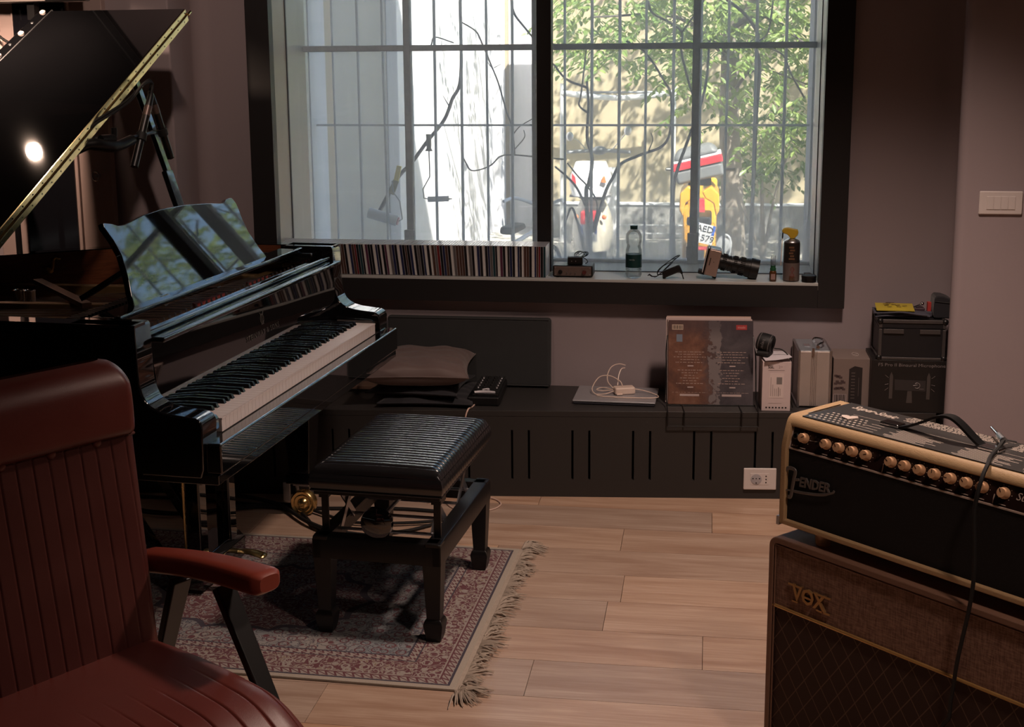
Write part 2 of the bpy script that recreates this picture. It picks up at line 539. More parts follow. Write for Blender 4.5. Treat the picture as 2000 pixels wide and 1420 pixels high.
for i, x in enumerate((-1.618, -1.507, -1.393, -1.28, -1.166, -1.053, -.941, -.83, -.717, -.603, -.49, -.375, -.263, -.148, -.036, .077, .193, .311)):
    b = MB()
    w = .0065 if i % 3 else .0055
    rr = random.Random(i)
    b.tube([(x + rr.uniform(-.002, .002), 5.60, .50), (x + rr.uniform(-.003, .003), 5.60, 1.1), (x + rr.uniform(-.003, .003), 5.60, 1.7), (x, 5.60, 2.4)], w, 8)
    b.build('grille_bar', M['old_iron'], gr)
b = MB()
b.box(-2.3, -1.700, 5.522, 5.76, -.6, 9.6); b.box(.418, 1.6, 5.522, 5.76, -.6, 9.6); b.box(-6, -2.3, 5.522, 5.76, -.6, 9.6); b.box(1.6, 4, 5.522, 5.76, -.6, 9.6)
b.box(-1.70, .418, 5.522, 5.76, -.6, .745); b.box(-1.70, .418, 5.522, 5.76, 2.32, 9.6)
ow = struct(b.build('wall_outside', M['outer_wall']))

# --- door on the left pier
M['door_paint'] = pm('door_paint', (.36, .27, .25), .5, var=.05)
M['dark_glass'] = pm('dark_door_glass', (.006, .006, .008), .08, spec=.4)
d = MB(); d.box(-2.672, -2.210, YP - .035, YP + .001, 0, 2.10)
door = struct(d.build('door_1', M['door_paint'], bevel=.003))
b = MB(); b.box(-2.557, -2.355, YP - .042, YP - .028, .40, 1.84); b.build('door_pane', M['dark_glass'], door)
b = MB(); b.box(-2.344, -2.335, YP - .050, YP - .034, 0, 2.10); b.build('door_bead', M['door_paint'], door, bevel=.002)
b = MB(); b.box(-2.562, -2.556, YP - .046, YP - .034, .35, 1.89); b.build('door_bead', M['door_paint'], door, bevel=.002)
hx_ = -2.258
b = MB(); b.cyl((hx_, YP - .034, 1.196), (hx_, YP - .065, 1.196), .006); b.tube([(hx_ + .013 * cos(a), YP - .068, 1.196 + .017 * sin(a)) for a in [2 * pi * i / 14 for i in range(15)]], .0032, 6)
b.build('door_handle', M['steel'], door)
b = MB(); b.box(hx_ - .007, hx_ + .007, YP - .038, YP - .034, 1.292, 1.34); b.build('escutcheon', M['steel'], door)
# ================================================================== GRAND PIANO (local: x = bass to treble, y = away from the player, z up)
BG = M['black_gloss']
def wood(name, a, b_, scale=(2, 30, 30), rough=.35, coat=.3):
    m, g = mk(name)
    v = g.coord('Object', scale)
    n = g.noise(v, 2.5, 6, .6, .5)
    g.out(g.pbr(g.ramp(n, [(.3, a), (.7, b_)]), rough, coat=coat))
    return m
M['mahogany'] = wood('mahogany_veneer', (.075, .022, .010), (.16, .055, .025), (6, 6, 60), .3, .35)
M['spruce'] = wood('soundboard_spruce', (.20, .10, .035), (.32, .18, .07))
M['plate'] = pm('bronze_plate', (.20, .13, .06), .42, .6, var=.15, bump=.3, bscale=160)
M['red_felt'] = pm('red_felt', (.30, .015, .012), .9, var=.2, sheen=.4)
M['ivory'] = pm('white_key_top', (.66, .58, .56), .28, var=.02)
M['ebony'] = pm('black_key_top', (.008, .008, .009), .24, var=.2)
P = thing('grand_piano', 'black lacquered grand piano with raised lid standing on the patterned rug', 'piano', (-1.161, 3.6685, 0), radians(85.9776))

rim_o = [(-.735, .16), (-.735, 1.40), (-.70, 1.50), (-.62, 1.58), (-.48, 1.625), (-.32, 1.615), (-.16, 1.565), (.02, 1.47), (.17, 1.355), (.315, 1.225), (.44, 1.075), (.55, .925), (.64, .775), (.70, .655), (.735, .54), (.735, .16)]
def inset(poly, d):
    out = []
    n = len(poly)
    for i, p in enumerate(poly):
        a = Vector(poly[max(i - 1, 0)]); c = Vector(poly[min(i + 1, n - 1)])
        t = (c - a).normalized()
        nrm = Vector((-t.y, t.x))
        q = Vector(p) - nrm * d * -1 if False else Vector(p) + Vector((t.y, -t.x)) * d
        out.append((q.x, q.y))
    return out
rim_i = inset(rim_o, .055)
rim_i[0] = (-.68, .16); rim_i[-1] = (.68, .16)
b = MB()
n = len(rim_o)
Z0, Z1 = .602, .982
vs = [(x, y, Z0) for x, y in rim_o] + [(x, y, Z1) for x, y in rim_o] + [(x, y, Z1) for x, y in rim_i] + [(x, y, Z0) for x, y in rim_i]
fs = []
for i in range(n - 1):
    for k in range(4):
        k2 = (k + 1) % 4
        fs.append((k * n + i, k * n + i + 1, k2 * n + i + 1, k2 * n + i))
fs += [(0, n, 2 * n, 3 * n), (n - 1, 2 * n - 1, 3 * n - 1, 4 * n - 1)]
b.add(vs, fs, smooth=True)
b.build('rim', BG, P, sharp=45)
rim_v = inset(rim_o, .0575)
rim_v[0] = (-.6775, .36); rim_v[-1] = (.6775, .36); rim_v = [rim_v[0]] + [p for p in rim_v[1:-1]] + [rim_v[-1]]
b = MB()
n = len(rim_v)
vs = [(x, y, .79) for x, y in rim_v] + [(x, y, .979) for x, y in rim_v]
b.add(vs, [(i, i + 1, n + i + 1, n + i) for i in range(n - 1)], smooth=True)
rim_v2 = inset(rim_v, .012)
vs = [(x, y, .855) for x, y in rim_v] + [(x, y, .855) for x, y in rim_v2] + [(x, y, .80) for x, y in rim_v2]
b.add(vs, [(i, i + 1, n + i + 1, n + i) for i in range(n - 1)] + [(n + i, n + i + 1, 2 * n + i + 1, 2 * n + i) for i in range(n - 1)], smooth=True)
b.build('inner_rim', M['mahogany'], P, fix=False)
b = MB(); b.prism([(x * .998, y) for x, y in rim_i], 'z', .605, .645); b.build('bottom_frame', M['black_matt'], P)
b = MB(); b.prism([(x, max(y, .40)) for x, y in rim_i], 'z', .775, .79); b.build('soundboard', M['spruce'], P)
# iron plate with struts
b = MB()
b.prism([(-.665, .21), (-.665, .44), (-.2, .47), (.35, .43), (.67, .40), (.67, .21)], 'z', .868, .892)
for x0, y0, x1, y1 in ((-.60, .42, -.62, 1.45), (-.33, .44, -.40, 1.55), (-.02, .44, -.10, 1.48), (.30, .42, .26, 1.22), (.55, .40, .54, .86)):
    b.bar((x0, y0, .875), (x1, y1, .868), .035, .04)
b.build('iron_plate', M['plate'], P, bevel=.004)
b = MB()
for i in range(60):
    t = i / 59
    x0 = -.64 + 1.28 * t
    yb = .30 + .04 * (i % 2)
    y1 = 1.42 - 1.02 * max(0, (t - .35) / .65) ** 1.1 if t > .35 else 1.42
    b.bar((x0, yb, .897), (x0 - .03 * (1 - t), max(y1, .55), .862), .0014, .0014)
b.build('strings', M['steel'], P, kind='stuff')
b = MB()
rr = random.Random(4)
for i in range(76):
    for k in range(3):
        x = -.625 + 1.25 * i / 75
        y = .238 + .021 * k + (.008 if i % 2 else 0)
        b.cyl((x, y, .888), (x, y - .002, .922), .0032, n=6, smooth=False)
b.build('tuning_pins', M['steel'], P, kind='stuff')
for x0, x1, y in ((-.645, -.44, .345), (-.05, .16, .335), (.33, .50, .33)):
    b = MB(); b.prism([(x0, y), (x1, y - .004), (x1 - .01, y + .012), (x0 + .02, y + .020)], 'z', .892, .904); b.build('red_felt_strip', M['red_felt'], P, bevel=.002)
# dampers
b = MB()
for i in range(60):
    x = -.62 + 1.14 * i / 59
    b.box(x - .005, x + .005, .56, .60, .88, .905)
b.build('dampers', M['black_satin'], P, kind='stuff')

# key cheeks (arms)
prof = [(.34, .603), (.004, .603), (-.003, .625), (-.006, .735), (.000, .750), (.013, .7565), (.045, .7595), (.085, .764), (.109, .770), (.128, .780), (.141, .792), (.150, .810), (.156, .835), (.158, .87), (.160, .975), (.165, .982), (.34, .982)]
for sx in (-1, 1):
    b = MB(); b.prism(prof, 'x', sx * .652, sx * .7352, smooth=True); b.build('key_cheek', BG, P, bevel=.005, seg=3)
    b = MB(); b.prism([(.004, .70), (.004, .728), (.012, .737), (.14, .742), (.14, .70)], 'x', sx * .617, sx * .651); b.build('key_block', BG, P, bevel=.003)
b = MB(); b.box(-.722, .722, -.046, -.004, .612, .6905); b.build('key_slip', BG, P, bevel=.006, seg=3)
b = MB(); b.box(-.725, .725, -.038, .33, .585, .611); b.build('key_bed', BG, P, bevel=.003)
b = MB(); b.box(-.65, .65, -.003, .16, .64, .689); b.build('key_frame', M['black_matt'], P)
# fallboard with lip, rail
fb = [(.150, .732), (.1515, .78), (.158, .86), (.166, .905), (.168, .925), (.20, .93), (.20, .732)]
b = MB(); b.prism(fb, 'x', -.650, .650, smooth=True); fall = b.build('fallboard', BG, P, sharp=30)
b = MB(); b.box(-.648, .648, .128, .172, .922, .936); b.build('fallboard_lip', BG, P, bevel=.005, seg=3)
b = MB(); b.box(-.676, .676, .166, .196, .937, .951); b.build('front_rail', BG, P, bevel=.006, seg=3)
b = MB(); b.box(-.676, .676, .172, .196, .86, .937); b.build('front_beam', BG, P)
M['letter_gold'] = pm('faded_gilt', (.085, .078, .07), .4, .3, var=.1)
t = text_mb('STEINWAY & SONS', .0235, .0003, space=1.25, sx=1.0)
Mt = frame_m((.02, .1525, .812), (1, 0, 0), (0, .09, 1))
t.xf(Mt); t.build('lettering', M['letter_gold'], fall, fix=False)
b = MB()
for sx in (-1, 1):
    b.tube([(sx * x, y, 0) for x, y in ((.004, -.014), (.011, -.008), (.012, .002), (.008, .010), (.010, .018), (.015, .020))], .0014, 6)
for x in (-.004, 0, .004): b.tube([(x, -.012, 0), (x, .016, 0)], .0008, 5)
b.tube([(-.009, .012, 0), (.009, .012, 0)], .0014, 6); b.tube([(-.009, -.016, 0), (.009, -.016, 0)], .002, 6)
b.xf(frame_m((.02, .1555, .853), (1, 0, 0), (0, .09, 1))); b.build('lyre_emblem', M['letter_gold'], fall)

# keys
wk = MB(); wk.box(-.01135, .01135, 0, .149, .690, .7255)
wk.box(-.01135, .01135, -.0015, .003, .7215, .7255)
wkm = wk.mesh('white_key', M['ivory'])
bk = MB()
bk.add([(-.0068, .052, .7245), (.0068, .052, .7245), (.0068, .149, .7245), (-.0068, .149, .7245), (-.0048, .058, .7375), (.0048, .058, .7375), (.0052, .149, .7385), (-.0052, .149, .7385)],
       [(3, 2, 1, 0), (4, 5, 6, 7), (0, 1, 5, 4), (1, 2, 6, 5), (2, 3, 7, 6), (3, 0, 4, 7)])
bkm = bk.mesh('black_key', M['ebony'])
KP = 1.228 / 52
for i in range(52):
    o = bpy.data.objects.new('white_key', wkm); COL.objects.link(o); o.parent = P
    o.location = (-.614 + KP * (i + .5), 0, 0)
    nt = (i + 5) % 7                     # 0=C ... first key is A
    if i < 51 and nt in (0, 1, 3, 4, 5):
        dx = {0: -.0020, 1: .0020, 3: -.0026, 4: 0, 5: .0026}[nt]
        o = bpy.data.objects.new('black_key', bkm); COL.objects.link(o); o.parent = P
        o.location = (-.614 + KP * (i + 1) + dx, 0, 0)

# music desk: shelf, slides, shaped panel
out = [(-.437, .236), (-.395, .228), (-.37, .219), (-.337, .218), (-.28, .224), (-.223, .231), (-.109, .236), (.044, .232), (.19, .220), (.279, .209), (.300, .211), (.318, .219), (.352, .220), (.364, .217), (.376, .20), (.378, .178), (.374, .141), (.381, .097), (.406, .044), (.433, .004), (.433, -.012), (-.456, -.012), (-.456, .005), (-.445, .039), (-.434, .063), (-.424, .097), (-.415, .14), (-.423, .181), (-.441, .222)]
DM = frame_m((0, .31, .975), (1, 0, 0), (0, .37, .93))
b = MB(); b.prism(out, 'z', -.018, 0); b.xf(DM)
desk = b.build('music_desk', BG, P, bevel=.003, seg=2)
b = MB()
for sx in (-.40, .36): b.bar((sx, .36, 1.06), (sx * .98, .50, .978), .02, .014)
b.build('desk_prop', M['black_satin'], desk)
b = MB()
for x in (-.30, -.02, .27): b.box(x - .022, x + .022, .2995, .3065, .9735, .9765)
b.build('desk_hinge', M['brass'], desk)
b = MB(); b.box(-.625, .625, .262, .345, .965, .976); b.build('desk_shelf', BG, P, bevel=.005, seg=3)
b = MB(); b.box(-.625, .625, .258, .272, .972, .981); b.build('shelf_lip', BG, P, bevel=.003)
for sx in (-1, 1):
    b = MB(); b.box(sx * .630 - .03, sx * .630 + .03, .215, .60, .922, .964); b.build('desk_slide', BG, P, bevel=.008, seg=3)

# lid with folded front flap
TH = radians(27.9)
LM = frame_m((-.735, 0, 1.011), (cos(TH), 0, sin(TH)), (0, 1, 0))
lid_o = [(0, .66), (1.585, .66), (1.572, .74), (1.50, .84), (1.37, .97), (1.22, 1.12), (1.08, 1.24), (.92, 1.37), (.76, 1.48), (.58, 1.58), (.40, 1.63), (.24, 1.64), (.10, 1.58), (.02, 1.48), (0, 1.38)]
b = MB(); b.prism(lid_o, 'z', 0, .0215); b.xf(LM); lid = b.build('lid', BG, P, bevel=.003)
b = MB(); b.box(.0, 1.588, .662, 1.168, .0225, .0435); b.xf(LM); flap = b.build('lid_flap', BG, P, bevel=.003)
b = MB(); b.box(.0, 1.588, 1.170, 1.226, .0225, .0365); b.xf(LM); lip = b.build('flap_lip', BG, flap, bevel=.003)
b = MB(); b.box(.0, 1.592, 1.1655, 1.1705, .040, .0455); b.xf(LM); b.build('flap_bead', M['steel'], flap)
M['grey_rubber'] = pm('pale_rubber', (.55, .47, .44), .45)
for i in range(11):
    s_ = 1.64 - .16 * i - .05
    if s_ < .05: break
    b = MB(); b.lathe([(.0, .0), (.011, 0), (.0105, .004), (.006, .0075), (0, .008)], 14, (s_, 1.206, .0365)); b.xf(LM); b.build('bumper', M['grey_rubber'], flap)
    b = MB(); b.lathe([(.0, .0), (.006, 0), (.005, .002), (0, .0025)], 10, (s_ - .08, 1.206, .0365)); b.xf(LM); b.build('bumper_hole', M['steel'], flap)
M['hinge_brass'] = pm('polished_hinge_brass', (.86, .70, .42), .24, 1.0, var=.14, scale=30, rvar=.12)
b = MB()
b.box(.004, 1.583, .6575, .661, .0015, .0205); b.box(.004, 1.583, .6585, .662, .0235, .0425)
b.tube([(.004, .656, .022), (1.60, .656, .022)], .0030, 10)
b.xf(LM); hinge = b.build('piano_hinge', M['hinge_brass'], P)
b = MB(); b.tube([(1.583, .656, .022), (1.606, .656, .022)], .006, 10); b.xf(LM); b.build('hinge_pin', M['hinge_brass'], hinge)
b = MB()
for i in range(27):
    s_ = .03 + .0585 * i
    for z in (.0105, .0335): b.cyl((s_ + (.02 if z > .02 else 0), .6585, z), (s_ + (.02 if z > .02 else 0), .6568 if z < .02 else .6575, z), .0026, n=8)
b.xf(LM); b.build('hinge_screws', pm('screw_heads', (.05, .04, .03), .4), hinge, kind='stuff')
b = MB()
b.bar((.69, .705, .978), (.69, .785, 1.235), .020, .052, up=(1, 0, 0)); b.bar((.69, .782, 1.23), (.69, .952, 1.745), .018, .034, up=(1, 0, 0))
b.build('lid_prop', BG, P, bevel=.004)

# gilt ornament on the inner rim (bowl with an S-shaped neck)
b = MB()
b.tube(spline([(.006, 0, -.012), (.010, 0, -.002), (.012, 0, .012), (.016, 0, .023), (.022, 0, .026), (.030, 0, .022)], 5), [.0055] * 6 + [.005] * 6 + [.004] * 8 + [.0035] * 6, 8)
b.ball((.001, 0, -.016), .011, 12, (1, .5, .9)); b.ball((.032, 0, .0225), .0042, 8, (1.3, .6, .8)); b.ball((-.006, 0, -.012), .006, 10, (1, .4, 1.4))
b.xf(Matrix.Translation((.362, 1.068, .935)) @ Matrix.Rotation(radians(-52), 4, 'Z'))
b.build('gilt_ornament', M['gold'], P)

# legs with brass casters
def leg(x, y):
    b = MB()
    b.box(x - .068, x + .068, y - .068, y + .068, .50, .602)
    b.add([(x + i * .058, y + j * .058, .50) for i, j in ((-1, -1), (1, -1), (1, 1), (-1, 1))] + [(x + i * .038, y + j * .038, .16) for i, j in ((-1, -1), (1, -1), (1, 1), (-1, 1))],
          [(0, 1, 5, 4), (1, 2, 6, 5), (2, 3, 7, 6), (3, 0, 4, 7), (0, 3, 2, 1), (4, 5, 6, 7)])
    b.box(x - .048, x + .048, y - .048, y + .048, .125, .162)
    L = b.build('leg', BG, P, bevel=.004)
    b = MB()
    b.box(x - .026, x + .026, y - .030, y + .030, .112, .127)
    for s in (-1, 1): b.bar((x, y + s * .026, .12), (x + .02, y + s * .028, .045), .022, .006, up=(0, 1, 0))
    b.box(x - .040, x - .030, y + .035, y + .062, .06, .127)
    b.build('caster_fork', M['steel'], L, bevel=.002)
    b = MB()
    R = Matrix.Rotation(radians(-90), 3, 'Y') @ Matrix.Rotation(0, 3, 'Z')
    c = (x - .012, y - .004, .0478)
    b.lathe([(.010, -.020), (.034, -.019), (.0475, -.013), (.0475, .008), (.043, .014), (.034, .012), (.030, .014), (.020, .012), (.015, .020), (.008, .024), (.0, .024)], 28, c, R)
    b.build('caster_wheel', M['brass'], L)
leg(.665, .305); leg(-.60, .60); leg(-.36, 1.36)

# pedal lyre
b = MB(); b.box(-.12, .21, .30, .43, .565, .602); lyre = b.build('pedal_lyre', BG, P, bevel=.003)
for x in (-.062, .145):
    b = MB(); b.box(x - .026, x + .026, .338, .386, .09, .57); b.build('lyre_post', BG, lyre, bevel=.006)
b = MB(); b.prism([(.325, .025), (.325, .088), (.335, .097), (.345, .108), (.44, .108), (.44, .025)], 'x', -.115, .20); b.build('pedal_box', BG, lyre, bevel=.003)
for x in (-.055, .044, .143):
    b = MB()
    pts = spline([(x, .33, .052), (x, .29, .056), (x, .265, .053), (x, .243, .047)], 4)
    o0 = len(b.V)
    for i, p in enumerate(pts): pass
    b.grid(lambda a, c, x=x: (x + (.010 + .012 * min(1, a * 1.3)) * sin(2 * pi * c), .335 - .095 * a, .053 + .005 * sin(pi * a) - .006 * a * a + .008 * cos(2 * pi * c) * (1 - .2 * a)), 8, 12)
    b.ball((x, .240, .047), .0215, 12, (1, .55, .36))
    b.build('pedal', M['brass'], lyre)
for x in (-.02, .044, .10):
    b = MB(); b.cyl((x, .425, .10), (x, .425, .58), .0042, n=8); b.build('pedal_rod', M['brass'], lyre)
for x in (-.08, .16):
    b = MB(); b.bar((x, .43, .04), (x, .80, .605), .024, .03); b.build('lyre_brace', BG, lyre, bevel=.002)

# chrome cups and the wooden bar lying on the plate
def to_w(x, y, z):
    return P.matrix_basis @ Vector((x, y, z))
bpy.context.view_layer.update()
c = thing('chrome_cup', 'pair of small chrome cups on a round foot inside the open piano', 'cup', to_w(.02, .945, .862), radians(86))
b = MB(); b.lathe([(.0, 0), (.034, 0), (.034, .004), (.018, .010), (.014, .014), (0, .014)], 20); b.build('foot', M['chrome'], c)
for dx, dy in ((-.002, -.019), (.002, .019)):
    b = MB(); b.lathe([(0, .008), (.016, .008), (.0165, .05), (.018, .054), (.016, .055), (.0145, .052), (.014, .012), (0, .012)], 20, (dx, dy, 0)); b.build('cup_body', M['chrome'], c)
c = thing('wooden_bar', 'brown wooden bar lying slantwise across the piano strings', 'bar', to_w(.04, .83, .895), radians(86))
b = MB(); b.bar((-.16, -.18, .008), (.155, .18, .018), .030, .016); b.build('bar_body', wood('worn_walnut', (.10, .05, .032), (.17, .095, .06), (8, 8, 8), .4, .1), c, bevel=.002)

# pair of pencil microphones on a boom
mc = thing('microphone_pair', 'pair of black pencil microphones on a bar under the piano lid', 'microphone', to_w(.70, 1.40, 0), radians(85.9776))
off = Vector((-.70, -1.40, 0))
def mp(*p): return Vector(p) + off
b = MB(); b.tube([mp(.148, .617, 1.384), mp(.30, .625, 1.392), mp(.335, .63, 1.388)], .0062, 8); b.cyl(mp(.075, .635, 1.392), mp(.075, .635, 1.418), .009, n=10); b.build('stereo_bar', M['black_plastic'], mc)
for top, bot in (((.262, .612, 1.485), (.157, .62, 1.292)), ((.322, .63, 1.49), (.402, .62, 1.302))):
    t_, b_ = mp(*top), mp(*bot)
    b = MB(); d = (b_ - t_).normalized()
    b.tube([b_, t_ + (b_ - t_) * .20], .0122, 16); body = b.build('mic_body', M['black_satin'], mc)
    b = MB(); b.tube([t_ + (b_ - t_) * .20, t_ + (b_ - t_) * .05], [.0128, .0124], 16); b.build('mic_band', pm('taupe_band', (.12, .085, .075), .4, .5), body)
    b = MB(); b.tube([t_ + (b_ - t_) * .05, t_ - (b_ - t_) * .10, t_ - (b_ - t_) * .17], [.0115, .010, .006], 14); b.build('cable_plug', M['black_plastic'], body)
    b = MB(); m_ = t_ + (b_ - t_) * .53; b.tube([m_ - d * .012, m_ + d * .012], .017, 14); b.build('mic_clip', M['rubber'], body)
b = MB()
b.tube(spline([mp(.283, .612, 1.52), mp(.285, .61, 1.548), mp(.24, .615, 1.545), mp(.15, .625, 1.49), mp(.02, .65, 1.44), mp(-.05, .70, 1.40), mp(-.02, .90, 1.36)], 6), .0042, 8)
b.tube(spline([mp(.305, .63, 1.525), mp(.297, .62, 1.552), mp(.262, .62, 1.552), mp(.15, .63, 1.496), mp(.02, .655, 1.446), mp(-.05, .70, 1.405)], 6), .0042, 8)
b.build('mic_cable', M['rubber'], mc)
b = MB()
b.tube(spline([mp(.15, .617, 1.377), mp(.06, .63, 1.362), mp(-.03, .66, 1.372), mp(-.08, .72, 1.345), mp(.02, .95, 1.31), mp(.70, 1.40, 1.28)], 6), [.016] * 6 + [.019] * 6 + [.015] * 19, 10)
b.cyl(mp(.07, .635, 1.385), mp(.02, .65, 1.385), .014, n=12)
b.build('boom_arm', M['black_satin'], mc)
b = MB(); b.cyl(mp(.70, 1.40, .02), mp(.70, 1.40, 1.30), .011, n=10); b.build('stand_tube', M['black_satin'], mc)
b = MB(); b.lathe([(0, 0), (.13, 0), (.13, .014), (.02, .026), (0, .026)], 28, mp(.70, 1.40, 0)); b.build('stand_base', M['black_satin'], mc)
# ================================================================== PIANO BENCH (local x = short side, y = long side)
B = thing('piano_bench', 'black adjustable piano bench with ribbed leather seat on the rug', 'bench', (-.872, 3.655, 0), radians(-4))
def leather(name, a, b_, rough, bs=420, st=.25, spec=.5):
    m, g = mk(name)
    v = g.coord('Object')
    n = g.noise(v, 9, 4)
    vo = g.n('ShaderNodeTexVoronoi', feature='DISTANCE_TO_EDGE', i={'Vector': v, 'Scale': bs})
    g.out(g.pbr(g.mix(n, a, b_), g.math('MULTIPLY_ADD', n, .16, rough - .08), normal=g.bump(vo.outputs['Distance'], st, .0006), spec=spec))
    return m
M['seat_leather'] = leather('black_bench_leather', (.008, .008, .009), (.013, .0125, .0135), .20, bs=500, st=.06, spec=1.0)
NR = 25
hx, hy = .188, .285
def seat_fn(u, v):
    # wraps over the seat: u across (short), v along (long)
    a = u * 2 - 1
    yy = (v * 2 - 1)
    e = .035
    x = hx * a; y = hy * yy
    edge = min(hx - abs(x), hy - abs(y))
    k = min(1, max(0, edge / e))
    ph = NR * v; dg = abs(ph - round(ph)) * (2 * hy / NR); rib = 1 - math.exp(-(dg / .0026) ** 2) * .95 - .10 * (1 - min(1, dg / .0114)) ** 2
    z = .478 + .026 * sqrt(max(0, 1 - (1 - k) ** 2)) + .0042 * rib * (.35 + .65 * k) + .004 * (1 - a * a)
    return (x, y, z)
b = MB(); b.grid(seat_fn, 44, NR * 14)
seat = b.build('seat', M['seat_leather'], B, fix=True)
b = MB()
nside = NR * 8
def ring(z, g_):
    out = []
    for i in range(nside + 1): t = i / nside; out.append((-hx, -hy + 2 * hy * t, z))
    return out
def side_fn(u, v):
    # u round the perimeter, v down
    L = [(-hx, -hy), (hx, -hy), (hx, hy), (-hx, hy)]
    q = u * 4; i = int(q) % 4; t = q - int(q)
    x = L[i][0] + (L[(i + 1) % 4][0] - L[i][0]) * t; y = L[i][1] + (L[(i + 1) % 4][1] - L[i][1]) * t
    bul = .006 * sin(pi * v)
    s = 1 + bul / .2
    rib = .0025 * abs(sin(pi * NR * (y + hy) / (2 * hy))) if i in (1, 3) else 0
    return ((x) * (1 + (bul + rib) / hx), y * (1 + bul / hy), .480 - .048 * v)
b.grid(side_fn, 400, 6, wrapu=True)
b.build('seat_side', M['seat_leather'], B)
b = MB(); b.box(-hx + .004, hx - .004, -hy + .004, hy - .004, .418, .433); b.build('seat_board', M['black_satin'], B, bevel=.003)
b = MB()
for z in (.4325, .458):
    b.tube([(hx * sx_ * 1.012, hy * sy_ * 1.01, z) for sx_, sy_ in ((-1, -1), (1, -1), (1, 1), (-1, 1), (-1, -1))], .0028, 6)
b.build('piping', M['seat_leather'], seat)
fx, fy = .188, .297
for nm, a in (('long', 1), ('short', 0)):
    for s in (-1, 1):
        b = MB()
        if a: b.prism([(s * fx, .235), (s * fx, .29), (s * (fx - .004), .298), (s * (fx - .012), .300), (s * (fx - .045), .300), (s * (fx - .045), .287), (s * (fx - .026), .285), (s * (fx - .026), .235)], 'y', -fy, fy)
        else: b.prism([(s * fy, .235), (s * fy, .29), (s * (fy - .004), .298), (s * (fy - .012), .300), (s * (fy - .045), .300), (s * (fy - .045), .287), (s * (fy - .026), .285), (s * (fy - .026), .235)], 'x', -fx + .001, fx - .001)
        b.build('frame_rail', M['black_satin'], B, bevel=.002)
for sx_ in (-1, 1):
    for sy_ in (-1, 1):
        x, y = sx_ * .160, sy_ * .268
        b = MB()
        o = []
        for z, h in ((.238, .027), (.075, .0195), (.070, .0245), (.058, .028), (.020, .0225), (0.004, .0175)):
            o.append([(x + i * h, y + j * h, z) for i, j in ((-1, -1), (1, -1), (1, 1), (-1, 1))])
        vs = [p for r in o for p in r]
        fs = [(3, 2, 1, 0), tuple(range(len(vs) - 4, len(vs)))]
        for k in range(len(o) - 1):
            for i in range(4): fs.append((k * 4 + i, k * 4 + (i + 1) % 4, k * 4 + 4 + (i + 1) % 4, k * 4 + 4 + i))
        b.add(vs, fs); b.build('leg', M['black_satin'], B, bevel=.002)
# scissor lift and winding knobs
b = MB()
for s in (-1, 1):
    for t in (-1, 1):
        b.bar((s * .135, t * .20, .290), (s * .135, t * .07, .415), .020, .004, up=(1, 0, 0))
        b.bar((s * .140, t * .07, .290), (s * .140, t * .20, .415), .020, .004, up=(1, 0, 0))
for t in (-.20, -.07, .07, .20):
    b.cyl((-.142, t, .292), (.142, t, .292), .005, n=8); b.cyl((-.142, t, .412), (.142, t, .412), .005, n=8)
b.cyl((0, -.29, .345), (0, .29, .345), .006, n=8)
b.build('scissor_lift', M['steel'], B)
b = MB()
for s in (-1, 1): b.box(s * .165 - .014, s * .165 + .014, -.255, -.20, .40, .42); b.box(s * .165 - .010, s * .165 + .010, -.245, -.238, .29, .42)
b.build('lift_bracket', M['black_satin'], B)
for s in (-1, 1):
    b = MB(); R = Matrix.Rotation(radians(90 * s), 3, 'X')
    b.lathe([(.0, .0), (.020, 0), (.042, .006), (.047, .014), (.045, .026), (.030, .034), (0, .036)], 24, (0, s * .262, .345), Matrix.Rotation(radians(-90 * s), 3, 'X'))
    b.build('lift_knob', M['black_gloss'], B)

